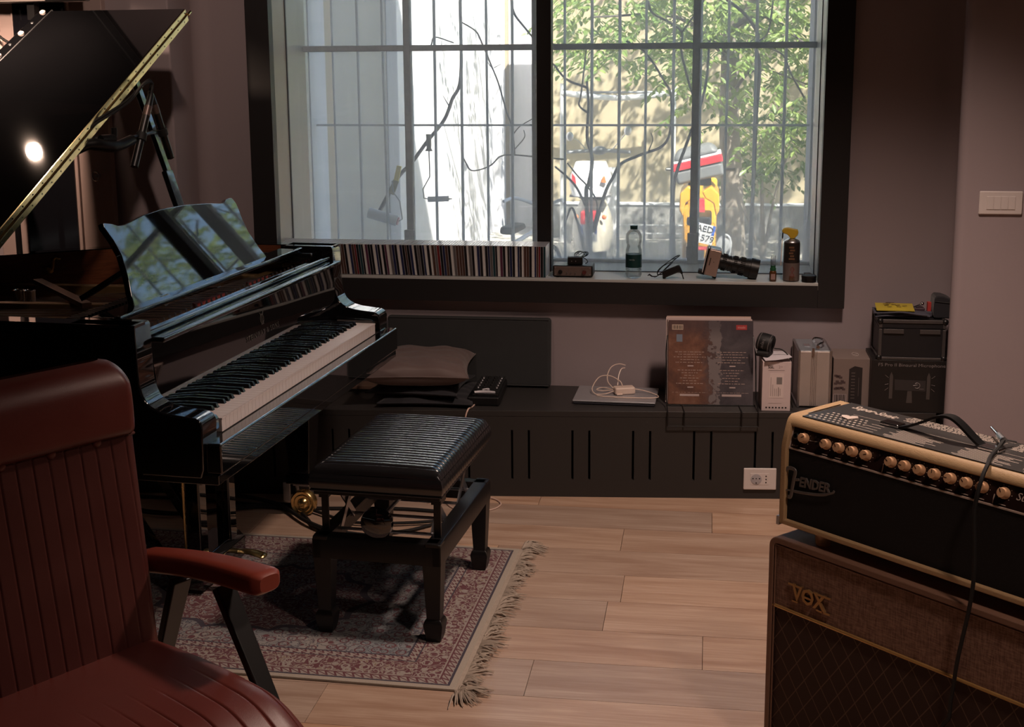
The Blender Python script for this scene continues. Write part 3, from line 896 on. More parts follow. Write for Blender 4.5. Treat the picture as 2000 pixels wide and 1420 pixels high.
# ================================================================== RUG
def rug_mat():
    m, g = mk('persian_pile')
    tc = g.n('ShaderNodeTexCoord')
    xyz = g.n('ShaderNodeSeparateXYZ', i={0: tc.outputs['Object']})
    ax = g.math('ABSOLUTE', xyz.outputs[0]); ay = g.math('ABSOLUTE', xyz.outputs[1])
    dx = g.math('SUBTRACT', .705, ax); dy = g.math('SUBTRACT', .502, ay)
    d = g.math('MINIMUM', dx, dy)
    v = tc.outputs['Object']
    # curling vines: thin contour lines of a warped noise, plus blossoms
    wn = g.n('ShaderNodeTexNoise', i={'Vector': v, 'Scale': 19.0, 'Detail': 2})
    wv = g.n('ShaderNodeVectorMath', operation='MULTIPLY_ADD')
    g.set(wv.inputs[0], wn.outputs['Color']); wv.inputs[1].default_value = (.055, .055, 0); g.set(wv.inputs[2], v)
    n1 = g.noise(wv.outputs[0], 27, 1.5, .45)
    line = g.math('LESS_THAN', g.math('ABSOLUTE', g.math('SUBTRACT', g.math('FRACT', g.math('MULTIPLY', n1, 8.0)), .5)), .11)
    vo = g.n('ShaderNodeTexVoronoi', i={'Vector': wv.outputs[0], 'Scale': 72.0, 'Randomness': .85})
    bloss = g.math('LESS_THAN', vo.outputs['Distance'], .34)
    petal = g.math('MULTIPLY', g.math('LESS_THAN', vo.outputs['Distance'], .36), g.math('GREATER_THAN', vo.outputs['Distance'], .24))
    vo2 = g.n('ShaderNodeTexVoronoi', i={'Vector': v, 'Scale': 24.0, 'Randomness': .6})
    rosette = g.math('LESS_THAN', g.math('ABSOLUTE', g.math('SUBTRACT', vo2.outputs['Distance'], .33)), .05)
    pick = g.noise(v, 30, 0)
    cream = (.33, .295, .265); navy = (.045, .040, .060); wine = (.125, .040, .050); blue = (.15, .18, .21); tan = (.25, .185, .125); rose = (.22, .11, .11)
    base = g.mix(g.ramp(g.noise(v, 3.0, 2), [(.40, 0), (.60, 1)]), cream, (.22, .245, .255))
    field = g.mix(g.math('MULTIPLY', line, .85), base, navy)
    field = g.mix(g.math('MULTIPLY', bloss, g.math('GREATER_THAN', pick, .50)), field, g.mix(g.math('GREATER_THAN', pick, .58), rose, blue))
    field = g.mix(g.math('MULTIPLY', petal, .7), field, navy)
    field = g.mix(rosette, field, wine)
    # medallion
    rr = g.math('SQRT', g.math('ADD', g.math('POWER', g.math('DIVIDE', ax, .34), 2.0), g.math('POWER', g.math('DIVIDE', ay, .25), 2.0)))
    an = g.math('ARCTAN2', xyz.outputs[1], xyz.outputs[0])
    lob = g.math('MULTIPLY_ADD', g.math('ABSOLUTE', g.math('SINE', g.math('MULTIPLY', an, 8.0))), .10, rr)
    med = g.math('LESS_THAN', lob, 1.0)
    medc = g.mix(line, wine, cream); medc = g.mix(bloss, medc, blue); medc = g.mix(petal, medc, cream)
    field = g.mix(med, field, medc)
    ringm = g.math('LESS_THAN', g.math('ABSOLUTE', g.math('SUBTRACT', lob, 1.0)), .035)
    field = g.mix(ringm, field, navy)
    # main border and guard stripes
    bord = g.mix(line, wine, cream); bord = g.mix(bloss, bord, tan); bord = g.mix(petal, bord, cream); bord = g.mix(rosette, bord, cream)
    s = g.math('ADD', xyz.outputs[0], xyz.outputs[1])
    zz = g.math('PINGPONG', g.math('MULTIPLY', s, 40.0), .5)
    guard = g.mix(g.math('LESS_THAN', g.math('ABSOLUTE', g.math('SUBTRACT', zz, g.math('MULTIPLY_ADD', g.math('FRACT', g.math('MULTIPLY', d, 40.0)), .5, 0.0))), .12), cream, wine)
    def band(col, prev, lo):      # colour where d > lo
        return g.mix(g.math('GREATER_THAN', d, lo), prev, col)
    c = (.40, .35, .29)
    c = band(navy, c, .017); c = band(guard, c, .024); c = band(wine, c, .047); c = band(cream, c, .052); c = band(bord, c, .056)
    c = band(navy, c, .137); c = band(guard, c, .141); c = band(navy, c, .164); c = band(field, c, .170)
    nz = g.noise(v, 380, 2)
    c = g.mix(g.math('MULTIPLY_ADD', nz, .5, -.1, clamp=True), c, (.10, .08, .08))
    g.out(g.pbr(c, .95, normal=g.bump(nz, .5, .002), sheen=.15, spec=.1))
    return m
R_ = thing('oriental_rug', 'persian style rug with wine red floral border and fringed end under the piano bench', 'rug', (-1.312, 3.612, 0), radians(-1.6))
b = MB()
rg = random.Random(2)
b.box(-.705, .705, -.502, .502, .0005, .0075)
b.build('pile', rug_mat(), R_, bevel=.002)
M['fringe'] = pm('fringe_cotton', (.36, .30, .245), .95, var=.2, scale=60)
b = MB(); b.box(.705, .722, -.504, .504, .0005, .005); b.box(-.722, -.705, -.504, .504, .0005, .005)
b.build('woven_end', M['fringe'], R_, kind='stuff')
b = MB()
for sgn in (1, -1):
    for k in range(210 if sgn > 0 else 70):
        y = -.50 + 1.0 * (k + rg.random()) / (210 if sgn > 0 else 70)
        clump = sin(y * 23) * .012 + sin(y * 61 + 1) * .008
        L = rg.uniform(.038, .068) + clump
        a = rg.gauss(0, .35) + sin(y * 31) * .35
        z = rg.uniform(.002, .010)
        w = rg.uniform(.0016, .0030)
        p = [(sgn * (.718 + L * t * cos(a)), y + L * t * sin(a) + .010 * sin(3 * t + k) * t, .003 + z * sin(pi * min(1, t * .9)) + .002) for t in (0, .35, .7, 1)]
        b.tube(p, [w, w * 1.2, w, w * .4], 4, caps=False)
    for yy in (-.505, .505):
        for q in range(34):
            a = rg.uniform(-.9, .9) + (.5 if yy > 0 else -.7)
            L = rg.uniform(.05, .10)
            b.tube([(sgn * .712, yy, .005), (sgn * (.712 + L * .5 * cos(a)), yy + L * .5 * sin(a), .012 + .008 * rg.random()), (sgn * (.712 + L * cos(a)), yy + L * sin(a) + rg.uniform(-.01, .01), .004)], [.003, .003, .001], 4, caps=False)
b.build('fringe', M['fringe'], R_, kind='stuff', fix=False)

# ================================================================== ARMCHAIR (local x = forward, y = its left)
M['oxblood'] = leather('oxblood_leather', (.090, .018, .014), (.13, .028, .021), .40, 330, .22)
M['oxblood_dark'] = leather('oxblood_leather_shaded', (.055, .013, .011), (.085, .020, .016), .44, 330, .25)  # same leather darker: shade on the lower back put into the colour
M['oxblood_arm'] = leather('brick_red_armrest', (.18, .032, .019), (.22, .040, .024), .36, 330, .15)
A = thing('leather_armchair', 'oxblood leather armchair with button seam back and black steel arms', 'armchair', (-1.248, 2.205, 0), radians(-32))
def back_x(z): return -.035 - .17 * (z - .41)
def halfw(z): return .262 + .020 * min(1, max(0, (z - .45) / .5))
def cushion(name, z0, z1, thick, grooves, mat, topround, nz=22):
    b = MB()
    NY = 150
    def fn(u, v):
        # u: around section front->top->back ; v: across width
        y = (v * 2 - 1)
        z = z0 + (z1 - z0) * u
        w = halfw(z)
        if topround:
            t = max(0, (z - (z1 - .055)) / .055)
            w = w - .045 * (1 - sqrt(max(0, 1 - t * t)))
        e = min(1, (1 - abs(y)) * w / .035)
        bul = sqrt(max(0, 1 - (1 - e) ** 2))
        if topround:
            tt = min(1, (z1 - z) / .05); bul *= .25 + .75 * sqrt(max(0, 1 - (1 - tt) ** 2))
        tb = min(1, (z - z0) / .02); bul *= .55 + .45 * sqrt(max(0, 1 - (1 - tb) ** 2))
        x = back_x(z) + thick * bul * (1.0 if not topround else (1 + .12 * sin(pi * u)))
        if grooves:
            ph = (y * w) / .0345
            dg = abs(ph - round(ph)) * .0345
            x -= .0024 * math.exp(-(dg / .0019) ** 2) * e
        return (x, y * w, z)
    b.grid(fn, nz, NY * (2 if grooves else 1))
    def fb(u, v):
        y = (v * 2 - 1); z = z0 + (z1 - z0) * u; w = halfw(z)
        if topround:
            t = max(0, (z - (z1 - .055)) / .055); w = w - .045 * (1 - sqrt(max(0, 1 - t * t)))
        e = min(1, (1 - abs(y)) * w / .03)
        return (back_x(z) - .03 * sqrt(max(0, 1 - (1 - e) ** 2)) * min(1, (z1 - z) / .03 + .1), y * w, z)
    b.grid(fb, nz, 40)
    return b.build(name, mat, A)
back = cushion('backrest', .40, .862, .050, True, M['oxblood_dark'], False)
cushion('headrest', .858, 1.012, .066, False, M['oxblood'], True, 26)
b = MB(); b.tube([(back_x(.86) + .046 + (-.034 if abs(t) > .97 else 0), t * .279, .860) for t in [i / 20 - 1 for i in range(41)]], .0035, 6); b.build('seam_piping', M['oxblood'], back)
for y in (.075, .176, -.03, -.135):
    b = MB(); b.ball((back_x(.86) + .050, y, .860), .011, 12, (.55, 1, 1)); b.build('button', M['oxblood'], back)
def seat_top(u, v):
    x = -.02 + .50 * u
    y = (v * 2 - 1)
    w = .272
    e = min(1, (1 - abs(y)) * w / .06)
    k = sqrt(max(0, 1 - (1 - e) ** 2))
    fr = max(0, (u - .72) / .28)
    z = .375 + .062 * k - .055 * fr ** 2.2 + .010 * sin(pi * min(1, u * 1.1))
    X = x
    if grv:
        ph = y * w / .048; dg = abs(ph - round(ph)) * .048
        z -= .0036 * math.exp(-(dg / .0020) ** 2) * min(1, max(0, (u - .40) / .40)) * k
    return (X, y * w, z)
grv = True
b = MB(); b.grid(seat_top, 40, 260)
def seat_front(u, v):
    y = (v * 2 - 1); w = .272
    e = min(1, (1 - abs(y)) * w / .06); k = sqrt(max(0, 1 - (1 - e) ** 2))
    a = u
    top = seat_top(1, v)
    x = top[0] + .030 * sin(pi * min(1, a * .9)) * (.4 + .6 * k)
    z = top[2] * (1 - a) + .295 * a
    return (x, y * w, z)
b.grid(seat_front, 12, 260)
for s in (-1, 1):
    b.grid(lambda u, v, s=s: (-.02 + .50 * u, s * .272, seat_top(u, 0)[2] * (1 - v) + .295 * v), 30, 3)
b.add([(-.02, -.272, .295), (.48, -.272, .295), (.48, .272, .295), (-.02, .272, .295)], [(0, 1, 2, 3)])
b.build('seat', M['oxblood'], A)
for s in (1, -1):
    b = MB()
    def arm(u, v, s=s):
        x = -.11 + .425 * u
        zc = .562 + .058 * u + .010 * sin(pi * u)
        ww, hh = .036 - .006 * (1 - u), .024
        if u < .03 or u > .97:
            q = 1 - abs((u if u < .5 else 1 - u) / .03 - 1) * .35
            ww *= q; hh *= q
        a = 2 * pi * v
        ca, sa = cos(a), sin(a)
        n = 3.5
        y = s * .300 + ww * (abs(ca) ** (2 / n)) * (1 if ca > 0 else -1)
        z = zc + hh * (abs(sa) ** (2 / n)) * (1 if sa > 0 else -1)
        return (x, y, z)
    b.grid(arm, 40, 32)
    for uu in (0, 1):
        b.add([arm(uu, j / 32) for j in range(32)], [tuple(range(32))])
    b.build('armrest', M['oxblood_arm'], A)
    b = MB(); b.bar((.165, s * .300, .575), (.525, s * .300, .004), .021, .046, up=(0, 1, 0), w1=.019, h1=.028); b.build('leg', M['black_satin'], A, bevel=.004)
    b = MB(); b.bar((.020, s * .300, .552), (-.200, s * .300, .004), .021, .046, up=(0, 1, 0), w1=.019, h1=.028); b.build('leg', M['black_satin'], A, bevel=.004)
b = MB()
b.bar((-.05, -.29, .35), (-.05, .29, .35), .03, .02); b.bar((.33, -.29, .292), (.33, .29, .292), .03, .02)
b.build('seat_rail', M['black_satin'], A)

# ================================================================== SPEAKER CABINET AND AMPLIFIER HEAD
def tolex(name, a, b_, rough=.6):
    m, g = mk(name)
    v = g.coord('Object', (1, 6, 6))
    n = g.noise(v, 120, 5, .6, .8)
    g.out(g.pbr(g.mix(n, a, b_), rough, normal=g.bump(n, .5, .0012)))
    return m
M['blond'] = tolex('blond_tolex', (.33, .21, .105), (.52, .35, .19), .5)
M['fawn'] = tolex('fawn_vinyl', (.155, .080, .050), (.23, .125, .085), .62)
def cloth_fawn():
    m, g = mk('fawn_cloth')
    v = g.coord('Object', (1, 1, .10))
    n = g.noise(v, 420, 4)
    v2 = g.coord('Object', (.12, 1, 1))
    n2 = g.noise(v2, 420, 4)
    f = g.math('MULTIPLY', g.math('ADD', n, n2), .5)
    g.out(g.pbr(g.ramp(f, [(.38, (.12, .060, .042)), (.62, (.27, .16, .115))]), .85, normal=g.bump(f, .3, .001)))
    return m
def diamond():
    m, g = mk('diamond_grille_cloth')
    tc = g.n('ShaderNodeTexCoord')
    s = g.n('ShaderNodeSeparateXYZ', i={0: tc.outputs['Object']})
    x = g.math('MULTIPLY', s.outputs[0], 1 / .046); z = g.math('MULTIPLY', s.outputs[2], 1 / .066)
    p = g.math('ABSOLUTE', g.math('SUBTRACT', g.math('FRACT', g.math('ADD', x, z)), .5))
    q = g.math('ABSOLUTE', g.math('SUBTRACT', g.math('FRACT', g.math('SUBTRACT', x, z)), .5))
    ln = g.math('LESS_THAN', g.math('MINIMUM', p, q), .030)
    w = g.noise(g.coord('Object', (1, 1, 1)), 700, 2)
    c = g.mix(w, (.020, .008, .005), (.050, .022, .014))
    c = g.mix(ln, c, (.115, .066, .045))
    g.out(g.pbr(c, .8, normal=g.bump(w, .4, .001)))
    return m
M['gold_dull'] = pm('worn_gilt', (.40, .24, .10), .45, .7, var=.2)
AL = (.175, 2.873); AZ = radians(-43)
K = thing('speaker_cabinet', 'fawn guitar speaker cabinet with brown diamond grille cloth and gold piping', 'speaker', (AL[0], AL[1], 0), AZ)
W_, D_ = .70, .30
b = MB()
ro = lambda x0, x1, z0, z1, r: [(x0 + r - r * cos(a), z1 - r + r * sin(a)) for a in [pi / 2 * i / 5 for i in range(6)]] + [(x1 - r + r * sin(a), z1 - r + r * cos(a)) for a in [pi / 2 * i / 5 for i in range(6)]] + [(x1, z0), (x0, z0)]
outer = ro(-.014, W_, .02, .548, .022)
inner = ro(-.001, W_ - .013, .032, .534, .012)
n = len(outer)
vs = [(x, -.012, z) for x, z in outer] + [(x, -.012, z) for x, z in inner] + [(x, .006, z) for x, z in inner] + [(x, D_, z) for x, z in outer]
fs = [(i, (i + 1) % n, n + (i + 1) % n, n + i) for i in range(n)] + [(n + i, n + (i + 1) % n, 2 * n + (i + 1) % n, 2 * n + i) for i in range(n)] + [(i, (i + 1) % n, 3 * n + (i + 1) % n, 3 * n + i) for i in range(n)] + [tuple(range(3 * n, 4 * n))]
b.add(vs, fs, smooth=True)
b.build('cabinet_shell', M['fawn'], K, sharp=50, bevel=.003)
b = MB(); b.box(0, W_ - .014, -.004, .01, .385, .533); b.build('upper_panel', cloth_fawn(), K)
b = MB(); b.box(0, W_ - .014, -.003, .01, .033, .382); b.build('grille_cloth', diamond(), K)
M['gold_piping'] = pm('gold_piping', (.55, .33, .12), .35, .5, var=.15, scale=90)
b = MB(); b.tube([(-.001, -.006, .3835), (W_ - .013, -.006, .3835)], .0038, 8); b.build('gold_piping', M['gold_piping'], K)
b = MB(); b.tube([(.003, -.008, .05), (.003, -.008, .5305), (W_ - .017, -.008, .5305), (W_ - .017, -.008, .05)], .0022, 6); b.build('edge_piping', M['fawn'], K)
for i in range(4):
    x, y = (.05, .05) if i == 0 else (.64, .05) if i == 1 else (.05, .25) if i == 2 else (.64, .25)
    b = MB(); b.cyl((x, y, 0), (x, y, .022), .02, .022, 14); b.build('foot', M['rubber'], K)
t = text_mb('VOX', .050, .0028, bold=.0012, sx=.86, space=.95); t.xf(frame_m((.100, -.0075, .431), (1, 0, -.012), (0, 0, 1)))
logo = t.build('logo_letters', M['gold_dull'], K, fix=False)
b = MB()
for x in (.052, .072, .128, .149): b.box(x - .010, x + .010, -.0095, -.0065, .4465, .4505)
for x in (.062, .130, .150): b.box(x - .008, x + .008, -.0095, -.0065, .4095, .4135)
b.box(.088, .110, -.0105, -.0065, .4285, .4325); b.build('logo_serif', M['gold_dull'], logo)

E_ = thing('amplifier_head', 'blond guitar amplifier head with cream knobs and printed top on the fawn speaker cabinet', 'amplifier', (AL[0], AL[1], 0), AZ)
AW = .655
side = [(0, .5775), (.0, .755), (.002, .768), (.016, .812), (.022, .822), (.032, .829), (.205, .829), (.219, .822), (.225, .81), (.225, .5775)]
for xa, xb in ((0, .0165), (AW - .0165, AW)):
    b = MB(); b.prism(side, 'x', xa, xb, smooth=True); b.build('side_panel', M['blond'], E_, bevel=.004, seg=3, sharp=50)
b = MB(); b.prism([(.0155, .806), (.0165, .812), (.022, .822), (.032, .8285), (.205, .8285), (.219, .822), (.225, .81), (.225, .80), (.035, .80)], 'x', .004, AW - .004, smooth=True)
b.build('top_panel', M['blond'], E_, bevel=.003, sharp=50)
b = MB(); b.box(.004, AW - .004, .0, .225, .5775, .5905); b.build('bottom_panel', M['blond'], E_, bevel=.004)
b = MB(); b.box(.012, AW - .012, .21, .222, .585, .81); b.build('back_panel', M['black_matt'], E_)
M['grille_black'] = pm('black_grille_cloth', (.003, .0027, .003), .8, var=.3, scale=300, bump=.4, bscale=700)
b = MB(); b.box(.0165, AW - .0165, .010, .022, .590, .757); b.build('grille_cloth', M['grille_black'], E_)
M['oxpanel'] = pm('dark_oxblood_panel', (.016, .007, .006), .35, var=.15)
cpn = Vector((0, .018, .052)).normalized()
b = MB(); b.prism([(.010, .757), (.0255, .808), (.040, .808), (.03, .757)], 'x', .0165, AW - .0165); b.build('control_panel', M['oxpanel'], E_)
M['cream_line'] = pm('cream_print', (.52, .42, .36), .5)
cm = lambda x, s: (x, .0100 + .0155 * s - .0004, .757 + .051 * s)      # point on the slanted panel, s 0..1
b = MB()
b.box(.0165, AW - .0165, .0078, .0105, .7555, .7590); b.bar(cm(.018, 0), cm(.018, 1), .002, .002, up=(0, 1, 0))
for x in (.262, .517): b.bar(cm(x, .0), cm(x, .42), .0016, .0016, up=(0, 1, 0))
b.build('panel_trim', M['cream_line'], E_)
M['knob_cream'] = pm('cream_knob', (.58, .34, .19), .42, var=.06)
knx = [.053, .113, .148, .183, .218, .280, .314, .349, .384, .420, .456, .491, .537]
nrm = Vector((0, -.957, .291))
Rk = nrm.to_track_quat('Z', 'Y').to_matrix()
ang = [-60, 60, 40, 35, -70, 55, 85, 45, 5, 88, 50, 60, 30]
for x, a in zip(knx, ang):
    c = Vector(cm(x, .55))
    b = MB(); b.lathe([(0, -.001), (.0118, -.001), (.0118, .003), (.0105, .005), (.0098, .0135), (.009, .015), (0, .0155)], 24, c, Rk)
    kn = b.build('control_knob', M['knob_cream'], E_)
    b = MB(); dv = Rk @ Vector((cos(radians(a + 90)), sin(radians(a + 90)), 0)); q = c + nrm * .0157
    b.bar(q + dv * .001, q + dv * .0085, .0012, .0008, up=nrm); b.build('pointer', M['oxpanel'], kn)
b = MB(); c = Vector(cm(.030, .55)); b.lathe([(.0, 0), (.008, 0), (.008, .004), (.0055, .006), (.0045, .006), (.0045, .001), (0, .001)], 18, c, Rk); b.build('input_jack', M['black_plastic'], E_)
b = MB()
for x, ss in ((.085, .72), (.094, .66), (.247, .62), (.252, .70)):
    c = Vector(cm(x, ss)); b.cyl(c, c + nrm * .006, .0028, n=10)
b.build('toggle_switch', M['chrome'], E_)
b = MB()
for x in knx:
    for k in range(8):
        a = radians(-135 + 270 * k / 7 + 90)
        c = Vector(cm(x, .55)) + (Rk @ Vector((cos(a), sin(a), 0))) * .0155
        b.cyl(c, c + nrm * .0006, .0009, n=6)
    b.bar(cm(x - .007, .12), cm(x + .007, .12), .0015, .0025, up=nrm)
b.bar(cm(.066, .50), cm(.090, .55), .0008, .0008, up=nrm)
b.build('panel_marks', M['cream_line'], E_, kind='stuff')
t = text_mb('INPUT', .0062, .0002); t.xf(frame_m(Vector(cm(.031, .13)) + nrm * .0004, (1, 0, 0), (0, .29, .957))); t.build('panel_lettering', M['cream_line'], E_, fix=False)
t = text_mb('Super-Sonic', .022, .0003, shear=.25, align='LEFT'); t.xf(frame_m(Vector(cm(.561, .55)) + nrm * .0004, (1, 0, 0), (0, .29, .957))); t.build('panel_lettering', M['cream_line'], E_, fix=False)
# raised script logo
M['logo_grey'] = pm('dull_silver_logo', (.17, .155, .145), .38, .5, var=.1)
b = MB()
b.tube(spline([(.014, .693, 0), (.012, .702, 0), (.020, .711, 0), (.034, .713, 0), (.041, .708, 0), (.038, .692, 0), (.034, .670, 0), (.030, .648, 0), (.023, .645, 0)], 5), [.0035] * 5 + [.0045] * 36, 8)
b.tube([(.034, .688, 0), (.052, .692, 0)], .0034, 8)
b.tube(spline([(.012, .653, 0), (.020, .660, 0), (.06, .664, 0), (.110, .672, 0), (.142, .684, 0), (.148, .691, 0)], 5), [.0020] * 8 + [.0034] * 10 + [.0026] * 8, 8)
b.V = [(x, .004 + z * .5, y) for x, y, z in b.V]
t = text_mb('ENDER', .030, .002, shear=.18, align='LEFT', bold=.0009, sx=.88); t.xf(frame_m((.050, .0075, .6855), (1, 0, .06), (0, 0, 1)))
b.add(t.V, t.F)
b.build('script_logo', M['logo_grey'], E_)
# printed sheet on top
def printed():
    m, g = mk('printed_top_sheet')
    v = g.coord('Object')
    n = g.noise(v, 14, 3)
    g.out(g.pbr(g.mix(n, (.030, .028, .028), (.052, .050, .048)), .30, spec=.55))
    return m
b = MB(); b.box(.034, AW - .01, .031, .205, .8288, .8302); sheet = b.build('printed_sheet', printed(), E_)
M['print_cream'] = pm('cream_ink', (.50, .42, .36), .45)
b = MB()
for r in range(5):
    for c_ in range(10):
        x = .046 + .0125 * c_ + .0045 * r; y = .043 + .0150 * r
        if x > .185 - .006 * r: continue
        b.lathe([(0, .8300), (.0033, .8300), (.0033, .8306), (0, .8306)], 10, (x, y, 0), smooth=False)
b.build('printed_dots', M['print_cream'], sheet, kind='stuff')
b = MB()
rg = random.Random(9)
for k in range(5): b.box(.150 + .008 * k, .215 - .003 * k, .040 + .017 * k, .0418 + .017 * k, .83, .8306)
for blk in ((.235, .36, .036, .098), (.40, .53, .034, .100), (.55, .64, .034, .100)):
    y = blk[2]
    while y < blk[3]:
        b.box(blk[0] + rg.uniform(0, .02), blk[1] - rg.uniform(0, .05), y, y + .0019, .83, .8305); y += .0062
for blk in ((.195, .44, .166, .200), (.46, .64, .150, .200)):
    y = blk[2]
    while y < blk[3]:
        x = blk[0] + rg.uniform(0, .01)
        while x < blk[1]:
            w = rg.uniform(.004, .014); b.box(x, min(blk[1], x + w), y, y + .0026, .83, .8305); x += w + rg.uniform(.0015, .004)
        y += .0056
b.box(.10, .235, .125, .1262, .83, .8305); b.box(.235, .64, .118, .1192, .83, .8305)
b.build('printed_lines', M['print_cream'], sheet, kind='stuff')
t = text_mb('Super-Sonic', .034, .0003, shear=.35, align='LEFT', bold=.0008, sx=.72); t.xf(frame_m((.062, .178, .8305), (1, -.05, 0), (0, 1, 0))); t.build('sheet_title', M['print_cream'], sheet, fix=False)
b = MB(); b.bar((.030, .055, .8305), (.030, .170, .8305), .0025, .002); b.build('sheet_edge', M['chrome'], E_)
# strap handle
b = MB()
hp = spline([(.225, .115, .832), (.245, .115, .836), (.285, .113, .855), (.325, .112, .876), (.352, .112, .881), (.375, .112, .872), (.405, .113, .850), (.425, .115, .836), (.44, .115, .832)], 5)
vs, fs = [], []
for i, p in enumerate(hp):
    w = .0115; tn = (Vector(hp[min(i + 1, len(hp) - 1)]) - Vector(hp[max(i - 1, 0)])).normalized(); nn = Vector((0, 1, 0)).cross(tn).normalized() * .0028
    for sy, sn in ((-1, -1), (1, -1), (1, 1), (-1, 1)): vs.append(p + Vector((0, sy * w, 0)) + nn * sn)
for i in range(len(hp) - 1):
    for j in range(4): fs.append((i * 4 + j, i * 4 + (j + 1) % 4, i * 4 + 4 + (j + 1) % 4, i * 4 + 4 + j))
b.add(vs, fs, smooth=True); b.build('strap_handle', M['black_plastic'], E_, sharp=40)
for x in (.212, .448):
    b = MB(); b.box(x - .026, x + .022, .100, .130, .8302, .8385); b.build('handle_cap', M['chrome'], E_, bevel=.003)
for x, y in ((.04, .035), (.60, .035), (.04, .19), (.60, .19)):
    b = MB(); b.cyl((x + .06, y, .548), (x + .06, y, .579), .016, .019, 14); b.build('foot', M['knob_cream'], E_)
b = MB()
for x in (0, AW): b.box(x - .004, x + .004, -.003, .03, .574, .596)
b.build('corner_guard', M['steel'], E_, bevel=.002)

g_ = thing('guitar_pick', 'white heart shaped plectrum lying on the printed amplifier top', 'plectrum', Matrix.Rotation(AZ, 4, 'Z') @ Vector((.113, .094, 0)) + Vector((AL[0], AL[1], .8308)), AZ + radians(25))
hpts = []
for i in range(28):
    a = 2 * pi * i / 28
    hpts.append((.00115 * 16 * sin(a) ** 3, .00115 * (13 * cos(a) - 5 * cos(2 * a) - 2 * cos(3 * a) - cos(4 * a))))
b = MB(); b.prism(hpts, 'z', 0, .0022); b.build('pick_body', pm('white_celluloid', (.62, .52, .46), .35), g_, bevel=.0006)

cb = thing('instrument_cable', 'black cable with silver plug hanging down the front of the amplifier head', 'cable', (AL[0], AL[1], 0), AZ)
b = MB()
cp = [(.452, .148, .846), (.458, .120, .838), (.478, .060, .8365), (.497, .020, .8345), (.503, -.004, .820), (.504, -.020, .790), (.502, -.026, .745), (.508, -.028, .680), (.510, -.028, .609), (.503, -.028, .540), (.489, -.026, .463), (.480, -.022, .415), (.475, -.018, .381), (.470, -.018, .335), (.468, -.018, .300), (.455, -.02, .272), (.47, -.03, .22), (.49, -.05, .12), (.47, -.08, .03), (.43, -.12, .008), (.36, -.16, .007)]
b.tube(spline(cp, 6), .0042, 8); b.build('cable_sheath', M['rubber'], cb)
b = MB(); b.tube([(.384, .215, .846), (.428, .168, .849)], .0032, 10); b.build('plug_tip', M['chrome'], cb)
b = MB(); b.tube([(.428, .168, .849), (.452, .148, .846)], [.0062, .0075], 12); b.tube([(.446, .150, .846), (.462, .178, .838)], .0035, 8); b.build('plug_body', M['steel'], cb)
# ================================================================== THINGS ON THE WINDOW SILL
SZ = .7706
def cd_mats():
    cs = {'white': (.62, .60, .58), 'black': (.012, .011, .013), 'navy': (.02, .025, .07), 'brown': (.075, .04, .03), 'red': (.16, .02, .022), 'grey': (.12, .11, .11), 'plum': (.10, .03, .06), 'teal': (.02, .055, .065)}
    return {k: pm('cd_spine_' + k, v, .3, var=.12, scale=60) for k, v in cs.items()}
CDM = cd_mats()
M['cd_edge'] = pm('clear_case_edge', (.55, .55, .58), .18, var=.05)
def cd_mesh(k, w):
    b = MB()
    b.box(-w / 2, w / 2, .004, .140, 0, .123, 1)                      # clear shell
    b.box(-w / 2 + .0013, w / 2 - .0003, -.0008, .005, .0015, .1215, 0)  # printed spine
    b.box(-w / 2, -w / 2 + .0013, 0, .005, 0, .123, 1)
    b.box(-w / 2 + .001, w / 2 - .001, .006, .13, .1229, .1232, 1)
    return b.mesh('compact_disc', [CDM[k], M['cd_edge']])
cdc = {}
rg = random.Random(11)
seqs = 'black white plum black black white navy black white black plum white grey navy black white navy black brown black navy white black grey black navy white black white brown grey red black navy brown black white grey brown brown brown black white grey black white navy black white black navy grey teal black white plum black white black navy black white navy black white brown brown black white navy brown red black teal'.split()
x = -.618
lab = {'white': 'white spined', 'black': 'black spined', 'navy': 'dark blue spined', 'brown': 'brown spined', 'red': 'dark red spined', 'grey': 'grey spined', 'plum': 'plum spined', 'teal': 'dark teal spined'}
i = 0
while x > -1.68:
    k = seqs[(len(seqs) - 1 - i) % len(seqs)]
    w = rg.choice([.0102, .0102, .0102, .0100, .0075])
    if (k, w) not in cdc: cdc[(k, w)] = cd_mesh(k, w)
    o = bpy.data.objects.new('compact_disc', cdc[(k, w)]); COL.objects.link(o)
    lean = -radians(min(6.5, max(0, (-.68 - x) * 14))) 
    o.location = (x - w / 2, 5.021 + rg.uniform(-.0015, .0015), SZ + abs(sin(lean)) * w / 2)
    o.rotation_euler = (0, lean, 0)
    tag(o, lab[k] + ' compact disc case in the long row on the window sill', 'cd', 'compact discs on the window sill, ' + lab[k])
    x -= w / cos(lean) + .0004
    i += 1

c = thing('headphone_amplifier', 'small grey faced audio box with black casing and two knobs on the sill', 'audio box', (-.513, 5.035, SZ))
b = MB(); b.box(-.079, .079, 0, .095, .003, .047); b.build('casing', M['black_satin'], c, bevel=.005)
M['box_grey'] = pm('warm_grey_face', (.17, .125, .11), .45, .3)
b = MB(); b.box(-.073, .073, -.0025, .002, .0065, .0435); b.build('face_plate', M['box_grey'], c, bevel=.003)
for xx, mm in ((-.048, 'black_plastic'), (.046, 'red_felt')):
    b = MB(); b.cyl((xx, -.002, .022), (xx, -.014, .022), .0085, .0075, 18); b.build('knob', pm('dark_red_knob', (.09, .02, .018), .4) if mm == 'red_felt' else M[mm], c)
b = MB()
for xx in (-.022, -.006, .012): b.cyl((xx, -.002, .020), (xx, -.009, .020), .0022, n=8)
for xx in (-.068, .068):
    for z in (.012, .038): b.cyl((xx, -.002, z), (xx, -.004, z), .0028, n=8)
b.build('switches', M['steel'], c)
